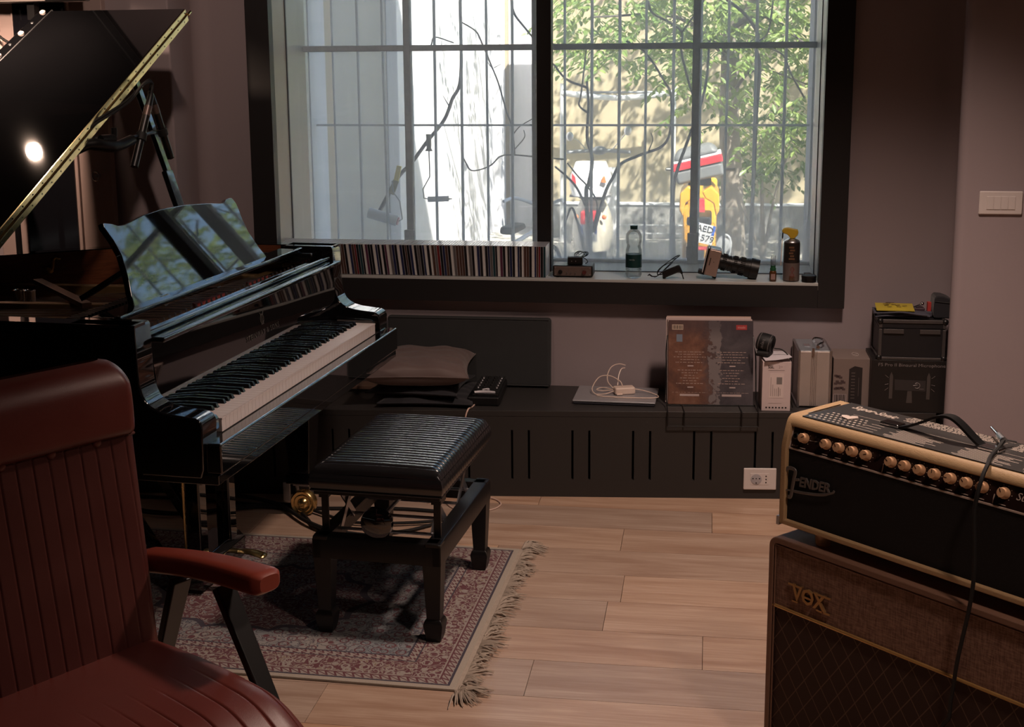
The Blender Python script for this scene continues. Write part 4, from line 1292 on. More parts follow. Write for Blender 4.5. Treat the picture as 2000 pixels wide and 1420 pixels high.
for xx in (-.06, .06):
    for yy in (.01, .085): 
        b = MB(); b.cyl((xx, yy, 0), (xx, yy, .004), .007, n=10); b.build('foot', M['rubber'], c)

c = thing('power_adapter', 'small black plug adapter with coiled cord on top of the audio box', 'adapter', (-.503, 5.075, SZ + .0475), radians(6))
b = MB(); b.box(-.034, .026, -.017, .020, .0, .030); b.build('adapter_body', M['black_plastic'], c, bevel=.004)
b = MB()
for xx in (-.018, -.002): b.cyl((xx, -.016, .014), (xx, -.019, .014), .0018, n=8)
b.build('pin', M['steel'], c)
b = MB()
for k in range(5):
    a0 = k * .7
    b.tube(spline([(.012 + .020 * cos(a0 + t) + .004 * k, .004 * sin(3 * a0) + .012 * sin(t * .9), .038 + .012 * sin(a0 + t * 1.1)) for t in (0, 1, 2, 3, 4, 5, 6)], 4), .0013, 5)
b.tube(spline([(.022, 0, .028), (.038, 0, .020), (.045, 0, .008), (.036, 0, .002)], 4), .0016, 5)
b.build('cord', M['rubber'], c)

# water bottle
def clear_plastic(name, col, rough=.04):
    m, g = mk(name)
    tr = g.n('ShaderNodeBsdfTransparent', i={'Color': col})
    gl = g.n('ShaderNodeBsdfGlossy', i={'Color': (1, 1, 1), 'Roughness': rough})
    df = g.n('ShaderNodeBsdfTranslucent', i={'Color': (.8, .8, .82)})
    lw = g.n('ShaderNodeLayerWeight', i={'Blend': .35})
    s1 = g.n('ShaderNodeMixShader', i={0: .10}); g.set(s1.inputs[1], tr); g.set(s1.inputs[2], df)
    s = g.n('ShaderNodeMixShader'); g.set(s.inputs[0], g.math('MULTIPLY', lw.outputs['Fresnel'], .6)); g.set(s.inputs[1], s1); g.set(s.inputs[2], gl)
    g.out(s)
    return m
M['pet'] = clear_plastic('clear_pet', (.86, .88, .88))
c = thing('water_bottle', 'clear plastic water bottle with dark green label and cap on the sill', 'bottle', (-.276, 5.055, SZ))
b = MB()
n = 32
prof = [(0, .004), (.020, .0), (.028, .004), (.0315, .014)]
for k in range(4): prof += [(.0318, .018 + .008 * k), (.0300, .022 + .008 * k)]
prof += [(.0312, .052), (.0312, .090), (.0320, .098), (.0318, .112), (.0285, .120), (.0265, .127), (.0290, .136), (.0320, .148), (.0322, .160), (.0300, .172), (.0230, .183), (.0150, .189), (.0125, .192), (.0125, .197)]
b.lathe(prof, n); b.build('bottle_body', M['pet'], c)
M['green_label'] = pm('dark_green_label', (.006, .035, .036), .4)
b = MB(); b.lathe([(.0313, .0435), (.0318, .0435), (.0318, .0945), (.0313, .0945)], n); labl = b.build('label', M['green_label'], c)
b = MB(); t = text_mb('verde', .010, .0002, bold=.0002); 
for vx, vy, vz in t.V:
    a = (vx - .006) / .032 - pi / 2
    b.V.append((.0320 * cos(a), .0320 * sin(a), .075 + vy))
b.F = t.F; b.M = t.M; b.S = t.S
b.build('label_print', pm('pale_ink', (.35, .42, .42), .5), labl, fix=False)
b = MB(); b.lathe([(0, .192), (.0142, .192), (.0146, .196), (.0142, .2055), (.0, .2065)], 24); b.build('cap', M['green_label'], c)

c = thing('laptop_adapter', 'black power adapter with tangled cord propped beside the water bottle', 'adapter', (-.128, 5.045, SZ))
b = MB(); R = Matrix.Rotation(radians(-24), 3, 'Y')
b.cbox((0, 0, .031), (.074, .032, .028), R); b.build('adapter_body', M['black_plastic'], c, bevel=.007, seg=3)
b = MB(); b.cyl((.030, -.004, .042), (.040, -.004, .022), .006, .0045, 10); b.cyl((.040, -.004, .022), (.0465, -.006, .0005), .0022, n=8); b.cyl((-.03, 0, .022), (-.028, 0, .0005), .006, n=8); b.build('plug_pin', M['black_plastic'], c)
b = MB()
for k, (aa, hh, ln) in enumerate(((0, .060, .062), (.006, .050, .050), (-.004, .064, .066), (.003, .036, .038))):
    b.tube(spline([(-.030, aa, .018), (-.055, aa + .004, .016 + .1 * aa), (-.060 + ln * .3, aa, .030 + .2 * hh), (-.055 + ln, aa, .022 + hh), (-.035 + ln, aa + .004, .028 + hh), (-.045 + ln * .8, aa, .010 + hh), (-.052, aa + .002, .012), (-.075, aa - .002, .008)], 5), .0014, 5)
b.tube([(-.075, 0, .008), (-.086, 0, .016), (-.092, 0, .011)], [.003, .0035, .002], 6)
b.build('cord', M['rubber'], c)

# digital camera with a long lens, lens resting on the sill
M['warm_lit_silver'] = pm('silver_warm_reflection', (.42, .31, .27), .36, .55, var=.06)  # silver metal with the warm reflected light put into its colour
c = thing('digital_camera', 'silver camera body with big black lens tilted onto the window sill', 'camera', (.028, 5.075, SZ))
a = radians(12.5)
CM = Matrix.Translation((0, 0, .067)) @ Matrix.Rotation(a, 4, 'Y')
b = MB(); b.box(-.022, .026, -.045, .055, -.052, .051); b.xf(CM); b.build('camera_body', M['warm_lit_silver'], c, bevel=.005, seg=3)
b = MB(); b.box(-.0275, -.0215, -.042, .05, -.048, .054); b.xf(CM); scr = b.build('screen', M['black_gloss'], c, bevel=.0015)
b = MB(); b.box(-.0305, -.0278, -.040, .048, -.046, .050); b.xf(CM); b.build('screen_guard', M['white_plastic'], c, bevel=.001)
b = MB(); b.box(-.018, .020, -.035, .045, .0515, .0535); b.xf(CM); b.build('top_plate', M['steel'], c, bevel=.001)
b = MB(); b.box(-.045, -.018, -.030, .02, -.0555, -.041); b.box(.012, .028, -.02, .02, -.0605, -.050); b.xf(CM); b.build('eyecup', M['rubber'], c, bevel=.003)
b = MB(); b.box(-.012, -.009, -.0458, -.0445, -.012, .018); b.cyl((.004, -.0445, .004), (.004, -.0462, .004), .0015, n=8); b.xf(CM); b.build('port_door', M['black_satin'], c)
b = MB()
R = Matrix.Rotation(radians(90), 3, 'Y')
b.lathe([(.0, .026), (.030, .026), (.0305, .030), (.031, .058), (.0295, .0585), (.0295, .062), (.0315, .0625), (.0315, .066), (.030, .0665), (.030, .074), (.0320, .0745), (.0325, .097), (.031, .0975), (.031, .100), (.0330, .1005), (.0345, .128), (.0365, .135), (.0385, .160), (.0385, .172), (.0355, .174), (.034, .150), (.0, .150)], 40, (0, .005, .006), R)
b.xf(CM); lens = b.build('lens_barrel', M['black_satin'], c)
b = MB()
for r, z0, z1 in ((.0322, .036, .052), (.0332, .079, .094), (.0352, .105, .124)):
    for k in range(36):
        an = 2 * pi * k / 36
        y, z = .005 + r * cos(an), .006 + r * sin(an)
        b.cbox((z0 * .5 + z1 * .5, y, z), (z1 - z0, .003, .0016), Matrix.Rotation(-an + pi / 2, 3, 'X'))
b.xf(CM); b.build('grip_rings', M['rubber'], lens)
b = MB(); b.lathe([(.0370, .145), (.041, .146), (.0405, .178), (.037, .178)], 40, (0, .005, .006), R); b.xf(CM); b.build('lens_hood', M['black_plastic'], lens)

c = thing('dropper_bottle', 'tiny amber dropper bottle with green collar on the window sill', 'bottle', (.2575, 5.03, SZ))
def amber():
    m, g = mk('amber_glass')
    g.out(g.pbr((.085, .035, .012), .12, spec=.6)); return m
b = MB(); b.lathe([(0, 0), (.0120, 0), (.0135, .002), (.0135, .036), (.011, .041), (.0085, .043), (0, .043)], 20); b.build('bottle_body', amber(), c)
b = MB(); b.box(-.008, .008, -.0142, -.0130, .008, .030); b.build('paper_label', pm('pinkish_label', (.30, .19, .17), .6), c)
b = MB(); b.lathe([(0, .042), (.0115, .042), (.0115, .052), (.0095, .053), (.0095, .060), (.006, .061), (0, .061)], 20); b.build('collar', pm('green_plastic', (.015, .09, .04), .35), c)
b = MB(); b.lathe([(0, .060), (.0085, .060), (.0085, .066), (.0045, .068), (.0032, .090), (.0, .093)], 16); b.lathe([(.0095, .058), (.0098, .098), (.0090, .099)], 16); b.build('dropper_tip', clear_plastic('milky_plastic', (.9, .9, .9)), c)

c = thing('spray_can', 'dark spray can with yellow nozzle and thin straw on the window sill', 'spray can', (.3265, 5.048, SZ))
b = MB(); b.lathe([(0, 0), (.0295, 0), (.031, .003), (.031, .145), (.0300, .149), (.0295, .149)], 32); can = b.build('can_body', pm('dark_can_print', (.030, .024, .022), .3, .3), c)
b = MB(); b.lathe([(.0312, .004), (.0314, .004), (.0314, .072), (.0312, .072)], 32); b.build('can_lower_print', pm('grey_can_print', (.15, .115, .105), .35, .2), can)
b = MB(); b.lathe([(.0295, .1485), (.0305, .151), (.028, .156), (.018, .162), (.012, .164), (0, .164)], 32); b.build('can_shoulder', M['steel'], can)
b = MB()
for z in (.048, .026): 
    b.tube([(.002 + .008 * cos(q), -.0318, z + .011 * sin(q)) for q in [pi / 2 * k for k in range(5)]], .0007, 4)
    b.box(.0015, .0027, -.0320, -.0312, z - .004, z + .005)
b.build('hazard_mark', pm('red_ink', (.28, .03, .03), .5), can)
b = MB()
for k in range(5): b.box(-.012 + .004 * (k % 2), .010 - .003 * (k % 3), -.0321, -.0310, .085 + .011 * k, .092 + .011 * k)
for k in range(8): b.box(-.009, .014 - .004 * (k % 3), -.0319, -.0312, .006 + .0022 * k, .0072 + .0022 * k)
b.build('can_lettering', pm('copper_ink', (.16, .085, .05), .4, .3), can)
b = MB(); b.prism([(-.034, .185), (-.040, .190), (-.038, .198), (-.030, .204), (-.018, .2055), (-.004, .203), (.012, .199), (.020, .1985), (.0225, .188), (.020, .178), (.008, .164), (-.008, .164), (-.012, .172), (-.020, .180), (-.030, .183)], 'y', -.013, .013)
b.build('spray_nozzle', pm('yellow_nozzle', (.50, .34, .03), .4), c, bevel=.004, seg=3)
b = MB(); b.cyl((-.036, -.006, .186), (-.0365, -.006, .165), .0026, n=8); b.build('straw_holder', M['black_plastic'], c)
b = MB(); b.cyl((-.0365, -.006, .170), (-.040, -.008, .060), .0011, n=6); b.build('straw', M['knob_cream'], c)

c = thing('round_tin', 'low round black tin at the end of the window sill', 'tin', (.393, 5.030, SZ))
b = MB(); b.lathe([(0, 0), (.0265, 0), (.0275, .001), (.0275, .0155), (.027, .016)], 32); b.build('tin_base', M['black_satin'], c)
b = MB(); b.lathe([(.027, .016), (.0285, .0165), (.0285, .0235), (.0265, .0255), (0, .0262)], 32); b.build('tin_lid', M['black_plastic'], c)
c = thing('black_connector', 'little black connector with thin cord behind the round tin', 'connector', (.3935, 5.125, SZ))
b = MB(); b.box(-.014, .014, -.010, .012, 0, .020); b.build('connector_body', M['black_plastic'], c, bevel=.004)
b = MB(); b.cyl((-.006, -.009, .010), (-.006, -.0115, .010), .003, n=10); b.cyl((.005, -.009, .010), (.005, -.0115, .010), .003, n=10); b.build('socket_hole', M['steel'], c)
b = MB(); b.tube(spline([(.010, .005, .016), (.022, .01, .012), (.027, .03, .003), (.020, .055, .002)], 5), .0016, 6); b.build('cord', M['rubber'], c)

# ================================================================== BENCH CABINET UNDER THE WINDOW
BS = .0965
def by(x): return 4.632 + (x + .773) * BS
BA = atan2(BS, 1)
BZ = .332
M['bench'] = pm('dark_bench_paint', (.028, .0255, .0245), .46, var=.07, scale=5)
M['bench_in'] = pm('bench_inside', (.006, .006, .006), .9)
BC = thing('bench_cabinet', 'long low dark grey bench cabinet with slotted front below the window', 'bench cabinet', (0, by(0), 0), BA)
XL, XR = -2.19, .845
CMI = Matrix.Rotation(-BA, 4, 'Z') @ Matrix.Translation((0, -by(0), 0))
def blocal(p): return CMI @ Vector(p)
q = [blocal(p) for p in ((XL, by(XL), 0), (XR, by(XR), 0), (.90, 5.03, 0), (-1.96, 5.046, 0), (-1.96, 4.666, 0), (XL, 4.666, 0))]
b = MB(); b.prism([(p.x, p.y) for p in q], 'z', BZ - .022, BZ); b.build('bench_top', M['bench'], BC, bevel=.0015)
b = MB(); b.prism([(p.x, p.y + (.028 if k < 2 else -.004)) for k, p in enumerate(q)], 'z', .0, .30); b.build('cabinet_inside', M['bench_in'], BC)
sx = [-.698, -.638]
slots = []
for base in [-.6985 + .2237 * k for k in range(-11, 6)]: slots += [base, base + .0625]
slots = [s / cos(BA) for s in slots]
b = MB(); x0 = blocal((XL, by(XL), 0)).x; x1 = blocal((XR, by(XR), 0)).x
sw = .0042
b.box(x0, x1, .0, .018, .258, BZ - .0225); b.box(x0, x1, .0, .018, .0, .068)
prev = x0
for s in slots + [None]:
    e = x1 if s is None else s - sw
    if e > prev: b.box(prev, e, .0, .018, .068, .258)
    prev = (s or 0) + sw
b.build('front_panel', M['bench'], BC)

def plate(name, label, cat, loc, rz, w, h):
    c = thing(name, label, cat, loc, rz)
    b = MB(); b.box(-w / 2, w / 2, -.009, 0, -h / 2, h / 2); b.build('cover_plate', M['white_plastic'], c, bevel=.004, seg=3)
    return c
sl = blocal((.156, by(.156), 0))
c = plate('power_outlet', 'white three module power outlet on the dark bench front', 'outlet', (.216, by(.216) - .0002, .0785), BA, .121, .083)
b = MB(); b.box(-.036, .034, -.0098, -.008, -.0225, .0225); b.build('module_frame', M['white_plastic'], c, bevel=.001)
b = MB(); b.lathe([(0, -.0), (.0195, 0), (.0200, .0012), (.019, .0014)], 28, (-.014, -.0098, 0), Matrix.Rotation(radians(90), 3, 'X')); b.build('socket_disc', pm('greyish_socket', (.38, .36, .38), .4), c)
M['hole'] = pm('dark_hole', (.006, .004, .004), .7)
b = MB()
for dx, dz, rr_ in ((-.012, .003, .0026), (0, .003, .0022), (.012, .003, .0026), (0, -.014, .0026)): b.cyl((-.014 + dx, -.0098, dz), (-.014 + dx, -.0114, dz), rr_, n=10)
for dz in (.012, 0, -.012): b.cyl((.022, -.0098, dz), (.022, -.0108, dz), .0024, n=10)
b.build('pin_holes', M['hole'], c)
c = plate('light_switch', 'white four button light switch plate on the mauve pier', 'switch', (.9985, YP - .0002, 1.1175), 0, .143, .080)
for k in range(4):
    b = MB(); b.box(-.0475 + .0238 * k + .0006, -.0475 + .0238 * (k + 1) - .0006, -.0112, -.008, -.0225, .0225); b.build('switch_button', M['white_plastic'], c, bevel=.001)
# ================================================================== THINGS ON THE BENCH CABINET
TZ = BZ + .0004
# long padded panel leaning on the wall
c = thing('padded_panel', 'long charcoal padded panel leaning on the wall behind the cushions', 'cushion', (-.925, 4.985, TZ), radians(.6))
M['charcoal_fabric'] = pm('charcoal_fabric', (.026, .027, .028), .75, var=.15, bump=.3, bscale=500, sheen=.1)
b = MB(); b.cbox((0, .0255, .1395), (.660, .040, .276), Matrix.Rotation(radians(-4), 3, 'X')); b.build('pad', M['charcoal_fabric'], c, bevel=.014, seg=4)
b = MB()
for zz in (.010, .272):
    off_ = .0255 + (zz - .1395) * sin(radians(4)) * 1.0
    b.tube([(-.322, off_ - .020, zz), (.322, off_ - .020, zz)], .0025, 6)
b.build('piping', M['charcoal_fabric'], c)

def pillow(name, label, loc, rz, sx, sy, h, mat, tilt=0, sag=0, seed=0):
    c = thing(name, label, 'cushion', loc, rz)
    rg = random.Random(seed)
    ph = [rg.uniform(0, 6) for _ in range(6)]
    def f(side):
        def fn(u, v):
            a, d = u * 2 - 1, v * 2 - 1
            # pinched corners
            k = (1 - a ** 4) ** .5 * (1 - d ** 4) ** .5 if abs(a) < 1 and abs(d) < 1 else 0
            x = a * sx / 2 * (1 - .10 * (1 - d * d) * a * a)
            y = d * sy / 2 * (1 - .10 * (1 - a * a) * d * d)
            wr = .004 * sin(9 * a + ph[0] + 4 * d) * k + .003 * sin(17 * d + 5 * a + ph[1]) * k
            z = side * (h / 2) * k + (wr if side > 0 else 0)
            z += h / 2 + sag * (a * a * .5 - .1) + tilt * (y + sy / 2)
            return (x, y, max(z, .0005))
        return fn
    b = MB(); b.grid(f(1), 34, 34); b.grid(f(-1), 34, 34)
    body = b.build('cushion_cover', mat, c)
    b = MB(); pts = []
    for s in range(4):
        for t in range(12):
            q = t / 12
            u, v = [(q, 0), (1, q), (1 - q, 1), (0, 1 - q)][s]
            pts.append(f(1)(u, v))
    b.tube(pts + [pts[0]], .003, 6); b.build('seam', mat, c)
    return c
M['black_velvet'] = pm('black_cushion_cloth', (.010, .010, .014), .8, var=.2, sheen=.15)
M['brown_satin'] = pm('brown_satin_cloth', (.115, .078, .072), .48, var=.1, sheen=.25, scale=7)
pillow('cushion', 'flat black cushion at the bottom of the pile beside the piano', (-1.035, 4.80, TZ), radians(3), .36, .35, .034, M['black_velvet'], seed=1)
pillow('cushion', 'rumpled black cushion in the middle of the pile below the brown one', (-1.075, 4.80, TZ + .0345), radians(-2), .35, .33, .034, M['black_velvet'], seed=2)
pillow('cushion', 'brown satin cushion lying on top of two black cushions', (-1.075, 4.785, TZ + .069), radians(6), .40, .36, .105, M['brown_satin'], tilt=.03, seed=3)

# black device with rows of buttons
c = thing('conference_phone', 'black device with rows of buttons and white stripe beside the brown cushion', 'device', (-.815, 4.69, TZ), radians(1.5))
b = MB()
b.prism([(-.060, 0), (.060, 0), (.062, .03), (.056, .28), (.046, .33), (-.046, .33), (-.056, .28), (-.062, .03)], 'z', .0, .034); body = b.build('body', M['black_plastic'], c, bevel=.006, seg=3)
b = MB(); b.prism([(-.054, .02), (.054, .02), (.050, .29), (.04, .318), (-.04, .318), (-.050, .29)], 'z', .033, .044); b.build('button_deck', M['black_gloss'], c, bevel=.003)
pale = pm('pale_print', (.55, .53, .56), .4)
b = MB(); b.tube(spline([(-.038, .032, .0445), (-.02, .040, .0448), (0, .043, .0449), (.02, .041, .0448), (.040, .034, .0445)], 4), .0052, 6); b.build('white_stripe', pale, c)
b = MB(); b.tube(spline([(-.014, .075, .0445), (-.002, .088, .0445), (.010, .090, .0445), (.006, .078, .0445), (.014, .074, .0445)], 4), .0025, 6); b.build('white_emblem', pale, c)
for r in range(5):
    for k in range(4):
        b = MB(); b.lathe([(0, .0435), (.0068, .0435), (.006, .0475), (0, .048)], 10, (-.036 + .024 * k, .118 + .038 * r, 0)); b.build('button', M['steel'] if k in (0, 3) else M['rubber'], c)

# closed laptop and charger
c = thing('laptop', 'closed silver laptop lying on the bench cabinet', 'laptop', (-.327, 4.868, TZ), radians(-1.2))
M['alu_matt'] = pm('matt_aluminium', (.50, .50, .53), .38, .7, var=.04)
b = MB(); b.box(-.154, .154, -.112, .112, .0008, .009); b.build('base', pm('laptop_underside', (.06, .06, .075), .4, .5), c, bevel=.004)
b = MB(); b.box(-.156, .156, -.114, .114, .0098, .0168); b.build('screen_lid', M['alu_matt'], c, bevel=.003, seg=3)
c = thing('laptop_charger', 'white laptop charger brick with looped cable on the closed laptop', 'charger', (-.298, 4.875, TZ + .0172), radians(18))
M['charger_white'] = pm('charger_white', (.66, .52, .44), .35, var=.03)
b = MB(); b.box(-.040, .040, -.022, .022, .0, .028); b.build('brick', M['charger_white'], c, bevel=.007, seg=4)
b = MB(); b.box(-.036, -.012, -.030, -.020, .001, .007); b.build('cable_wing', M['charger_white'], c, bevel=.002)
b = MB()
b.tube(spline([(-.040, .0, .012), (-.075, -.012, .006), (-.112, .0, .004), (-.118, .03, .020), (-.085, .055, .055), (-.045, .05, .060), (-.012, .02, .045), (-.005, .005, .029)], 7), .0021, 7)
b.tube(spline([(-.040, .006, .016), (-.080, .02, .010), (-.100, .035, .012), (-.075, .045, .016), (-.040, .012, .016)], 7), .0021, 7)
b.tube(spline([(-.040, .008, .02), (-.055, .035, .04), (-.050, .06, .065), (-.03, .075, .090), (.000, .08, .098), (.025, .078, .092)], 7), .0021, 7)
b.tube(spline([(-.02, .022, .028), (-.01, .045, .06), (.004, .06, .082), (.02, .065, .085)], 7), .0021, 7)
b.tube(spline([(.040, .005, .016), (.085, -.015, .008), (.115, -.065, .003), (.10, -.095, .0028), (.05, -.090, .0028), (-.03, -.065, .0028), (-.10, -.03, .003), (-.112, -.012, .004)], 7), .0021, 7)
b.build('white_cable', M['charger_white'], c)

# record sleeves in a wire rack hooked on the bench front
def sleeve_mat():
    m, g = mk('front_sleeve_print')
    v = g.coord('Object')
    s = g.n('ShaderNodeSeparateXYZ', i={0: v})
    n = g.noise(v, 9, 7, .65, .4); n2 = g.noise(v, 34, 5, .6)
    c = g.ramp(n, [(.30, (.055, .030, .028)), (.50, (.16, .075, .050)), (.70, (.24, .13, .09))])
    gr = g.ramp(n, [(.3, (.035, .030, .036)), (.7, (.105, .090, .098))])
    side = g.n('ShaderNodeMapRange', i={'Value': g.math('MULTIPLY_ADD', n2, .10, s.outputs[0]), 'From Min': .01, 'From Max': .07})
    c = g.mix(side.outputs[0], c, gr)
    strip = g.math('LESS_THAN', g.math('ABSOLUTE', g.math('SUBTRACT', s.outputs[0], g.math('MULTIPLY_ADD', n, .08, -.022))), .022)
    c = g.mix(g.math('MULTIPLY', strip, g.math('GREATER_THAN', n2, .45)), c, (.17, .145, .145))
    top = g.n('ShaderNodeMapRange', i={'Value': s.outputs[2], 'From Min': .235, 'From Max': .285})
    c = g.mix(g.math('MULTIPLY', top.outputs[0], .65), c, (.055, .042, .050))
    g.out(g.pbr(c, .38, spec=.4)); return m
LPx, LPy = .030, 4.800
tilt = radians(-13)
LR = Matrix.Rotation(tilt, 4, 'X')
sl_cols = [None, (.48, .36, .34), (.10, .07, .06), (.55, .43, .40), (.50, .36, .30)]
for k in range(5):
    lbl = ['dark rust and grey record sleeve at the front of the wire rack', 'pale sleeve directly behind the front record in the wire rack', 'dark brown sleeve third from the front in the wire rack', 'off white sleeve fourth from the front in the wire rack', 'cream sleeve at the back of the wire rack against the wall'][k]
    dx = [0, -.004, -.006, -.010, -.008][k]
    c = thing('record_sleeve', lbl, 'record', (LPx + dx, LPy + .0045 * k + (.004 if k else 0), TZ + [0, .001, .0, .0015, 0][k] + .004), BA * .6, 'records in the wire rack')
    h = .315 + [0, .004, 0, .007, .012][k]
    mt = sleeve_mat() if k == 0 else pm('sleeve_card_%d' % k, sl_cols[k], .6, var=.06)
    b = MB(); b.box(-.1575, .1575, 0, .0034, 0, h); b.xf(LR); body = b.build('sleeve_card', mt, c)
    if k == 0:
        ink = pm('sleeve_ink', (.34, .25, .22), .5)
        rg = random.Random(5)
        b = MB()
        for cx_ in (-.078, .078):
            for z, w in ((.196, .11), (.187, .085), (.177, .12), (.167, .07), (.157, .105), (.128, .09), (.118, .06), (.108, .04), (.098, .07), (.088, .05), (.078, .10), (.044, .13)):
                x = cx_ - w / 2
                while x < cx_ + w / 2:
                    ww = rg.uniform(.004, .014); b.box(x, min(x + ww, cx_ + w / 2), -.0005, .0001, z - (.0012 if z > .05 else .0006), z + (.0012 if z > .05 else .0006)); x += ww + rg.uniform(.002, .005)
        b.xf(LR); b.build('track_list', ink, body, kind='stuff')
        b = MB()
        for cx_ in (-.078, .078):
            b.box(cx_ - .036, cx_ + .036, -.0006, .0001, .0305, .0385)
            for z in (.144, .064): b.box(cx_ - .008, cx_ + .014, -.0006, .0001, z - .0022, z + .0022)
        b.xf(LR); b.build('printed_block', pm('pale_block_ink', (.42, .33, .31), .5), body)
        b = MB(); b.box(-.145, -.103, -.0006, .0001, .279, .299); b.xf(LR); bc = b.build('barcode_panel', pm('barcode_cream', (.42, .32, .25), .5), body)
        b = MB()
        for q in range(11): b.box(-.142 + .0034 * q, -.142 + .0034 * q + (.0018 if q % 3 else .001), -.0009, -.0005, .282, .296)
        b.xf(LR); b.build('barcode_lines', M['hole'], bc)
        b = MB(); b.box(-.128, -.106, -.0006, .0001, .234, .262); b.xf(LR); b.build('blue_sticker', pm('sticker_blue', (.16, .19, .24), .45), body)
        b = MB(); b.box(.094, .134, -.0006, .0001, .281, .299); b.xf(LR); rs = b.build('red_label', pm('label_red', (.34, .035, .035), .5), body)
        t = text_mb('music', .0125, .0002, bold=.0003); t.xf(LR @ frame_m((.114, -.0008, .290), (1, 0, 0), (0, 0, 1))); t.build('label_text', pm('label_pink', (.50, .2, .19), .5), rs, fix=False)
c = thing('wire_record_rack', 'black wire record rack hooked over the bench front', 'rack', (LPx, LPy, BZ), BA)
fy_ = by(LPx) - LPy - .012
b = MB()
r_ = .0024
for s in (-1, 1):
    xx = s * .166
    b.tube(spline([(xx - s * .006, .062, .255), (xx - s * .004, .050, .24), (xx, .028, .195), (xx, .010, .17)], 4) + [Vector((xx, -.020, .03)), Vector((xx, fy_ + .01, .0045)), Vector((xx, fy_, .0)), Vector((xx, fy_, -.052))], r_, 8)
    b.tube([(s * .105, -.004, .0026), (s * .105, fy_ + .004, .0026), (s * .105, fy_, 0), (s * .105, fy_, -.052)], r_, 8)
b.tube([(-.166, fy_, -.052), (.166, fy_, -.052)], r_, 8); b.tube([(-.166, -.004, .0026), (.166, -.004, .0026)], r_, 8)
b.build('wire_frame', M['black_satin'], c)

# boxes
M['card_white'] = pm('white_card', (.56, .46, .455), .6, var=.03)
M['card_ink'] = pm('black_ink', (.02, .015, .015), .6)
c = thing('product_box', 'tall white product box with black letters and grey label', 'box', (.268, 4.752, TZ), BA * .6)
b = MB(); b.box(-.052, .052, 0, .135, 0, .186); b.build('carton', M['card_white'], c, bevel=.0012)
t = text_mb('SSL', .0155, .0002, align='LEFT', bold=.0003); t.xf(frame_m((-.032, -.0004, .166), (1, 0, 0), (0, 0, 1))); t.build('carton_letters', M['card_ink'], c, fix=False)
fade = pm('faint_grey_ink', (.36, .29, .29), .6)
t = text_mb('2+', .0145, .0002, align='LEFT'); t.xf(frame_m((.006, -.0004, .166), (1, 0, 0), (0, 0, 1))); t.build('carton_letters', fade, c, fix=False)
b = MB(); b.box(-.026, .026, -.0007, 0, .050, .142); lb = b.build('paper_label', pm('label_card', (.62, .52, .50), .6), c)
b = MB(); b.box(.000, .020, -.0012, -.0006, .102, .128); b.build('label_square', pm('grey_square', (.19, .17, .165), .6), lb)
b = MB()
b.box(-.031, .028, -.0006, 0, .153, .1545); b.box(-.028, .02, -.0006, 0, .029, .0298)
for k, (z0, z1) in enumerate(((.056, .128), (.056, .10), (.056, .085), (.056, .085), (.056, .09), (.058, .085))): b.box(-.021 + .0068 * k, -.0195 + .0068 * k + (.0016 if k == 4 else 0), -.0011, -.0006, z0, z1)
b.build('label_lines', pm('label_grey_ink', (.22, .18, .17), .6), lb)
b = MB()
for k in range(7): b.box(-.038 + .0118 * k, -.038 + .0118 * k + .0062, -.0006, 0, .010, .0155)
b.build('carton_symbols', M['card_ink'], c)
c = thing('paper_sheet', 'white sheet of paper lying on the tall white product box', 'paper', (.262, 4.80, TZ + .1868), radians(10))
b = MB(); b.grid(lambda u, v: (-.048 + .098 * u, -.058 + .155 * v, .006 + .012 * u * u * (1 - v) + .004 * sin(3 * v)), 8, 8); 
b.grid(lambda u, v: (-.048 + .098 * u, -.058 + .155 * v, .0054 + .012 * u * u * (1 - v) + .004 * sin(3 * v)), 8, 8)
b.build('sheet', pm('white_paper', (.60, .56, .60), .7), c)
c = thing('headphones', 'black headphones with lettered headband perched on the white product box', 'headphones', (.232, 4.805, TZ + .198), radians(-18))
R = Matrix.Rotation(radians(90), 3, 'Y') @ Matrix.Rotation(0, 3, 'Z')
b = MB(); Rh = Matrix.Rotation(radians(12), 3, 'Y') @ R
b.lathe([(.024, -.030), (.031, -.027), (.034, -.012), (.0345, .012), (.032, .026), (.026, .030), (.020, .024), (.020, -.024), (.024, -.030)], 30, (-.005, 0, .047), Rh); band = b.build('headband', M['black_matt'], c)
b = MB()
for z_, r in ((-.020, .0340), (.018, .0345)): b.lathe([(r - .001, z_ - .0015), (r + .0008, z_), (r - .001, z_ + .0015)], 30, (-.005, 0, .047), Rh)
b.build('band_piping', pm('grey_piping', (.13, .12, .12), .5), band)
t = text_mb('beyer', .017, .0003, bold=.0004); b = MB()
for vx, vy, vz in t.V:
    an = -(vx) / .0352
    p = Vector((.0354 * cos(radians(90) + 0), 0, 0))
    y_ = -.0354 * cos(vx / .0354); z_ = -.0354 * sin(vx / .0354)
    q = Matrix.Rotation(radians(12), 3, 'Y') @ Vector((vy * 1.0 - .001, y_, z_))
    b.V.append((q.x - .005, q.y, q.z + .047))
b.F, b.M, b.S = t.F, t.M, t.S
b.build('band_lettering', pm('grey_letters', (.22, .21, .21), .5), band, fix=False)
b = MB(); b.box(-.036, .018, -.036, .030, .0, .020); b.build('ear_cushion', M['rubber'], c, bevel=.009, seg=3)
b = MB(); b.tube([(-.046, -.022, .07), (-.040, -.030, .040), (-.028, -.034, .012)], .0022, 6); b.build('yoke', M['steel'], c)
b = MB(); b.tube(spline([(.028, .0, .028), (.055, .012, .022), (.083, .012, -.005), (.094, -.005, -.05), (.090, -.012, -.10), (.096, -.01, -.15), (.103, .0, -.189)], 5), .0024, 7); b.build('headphone_cable', M['rubber'], c)

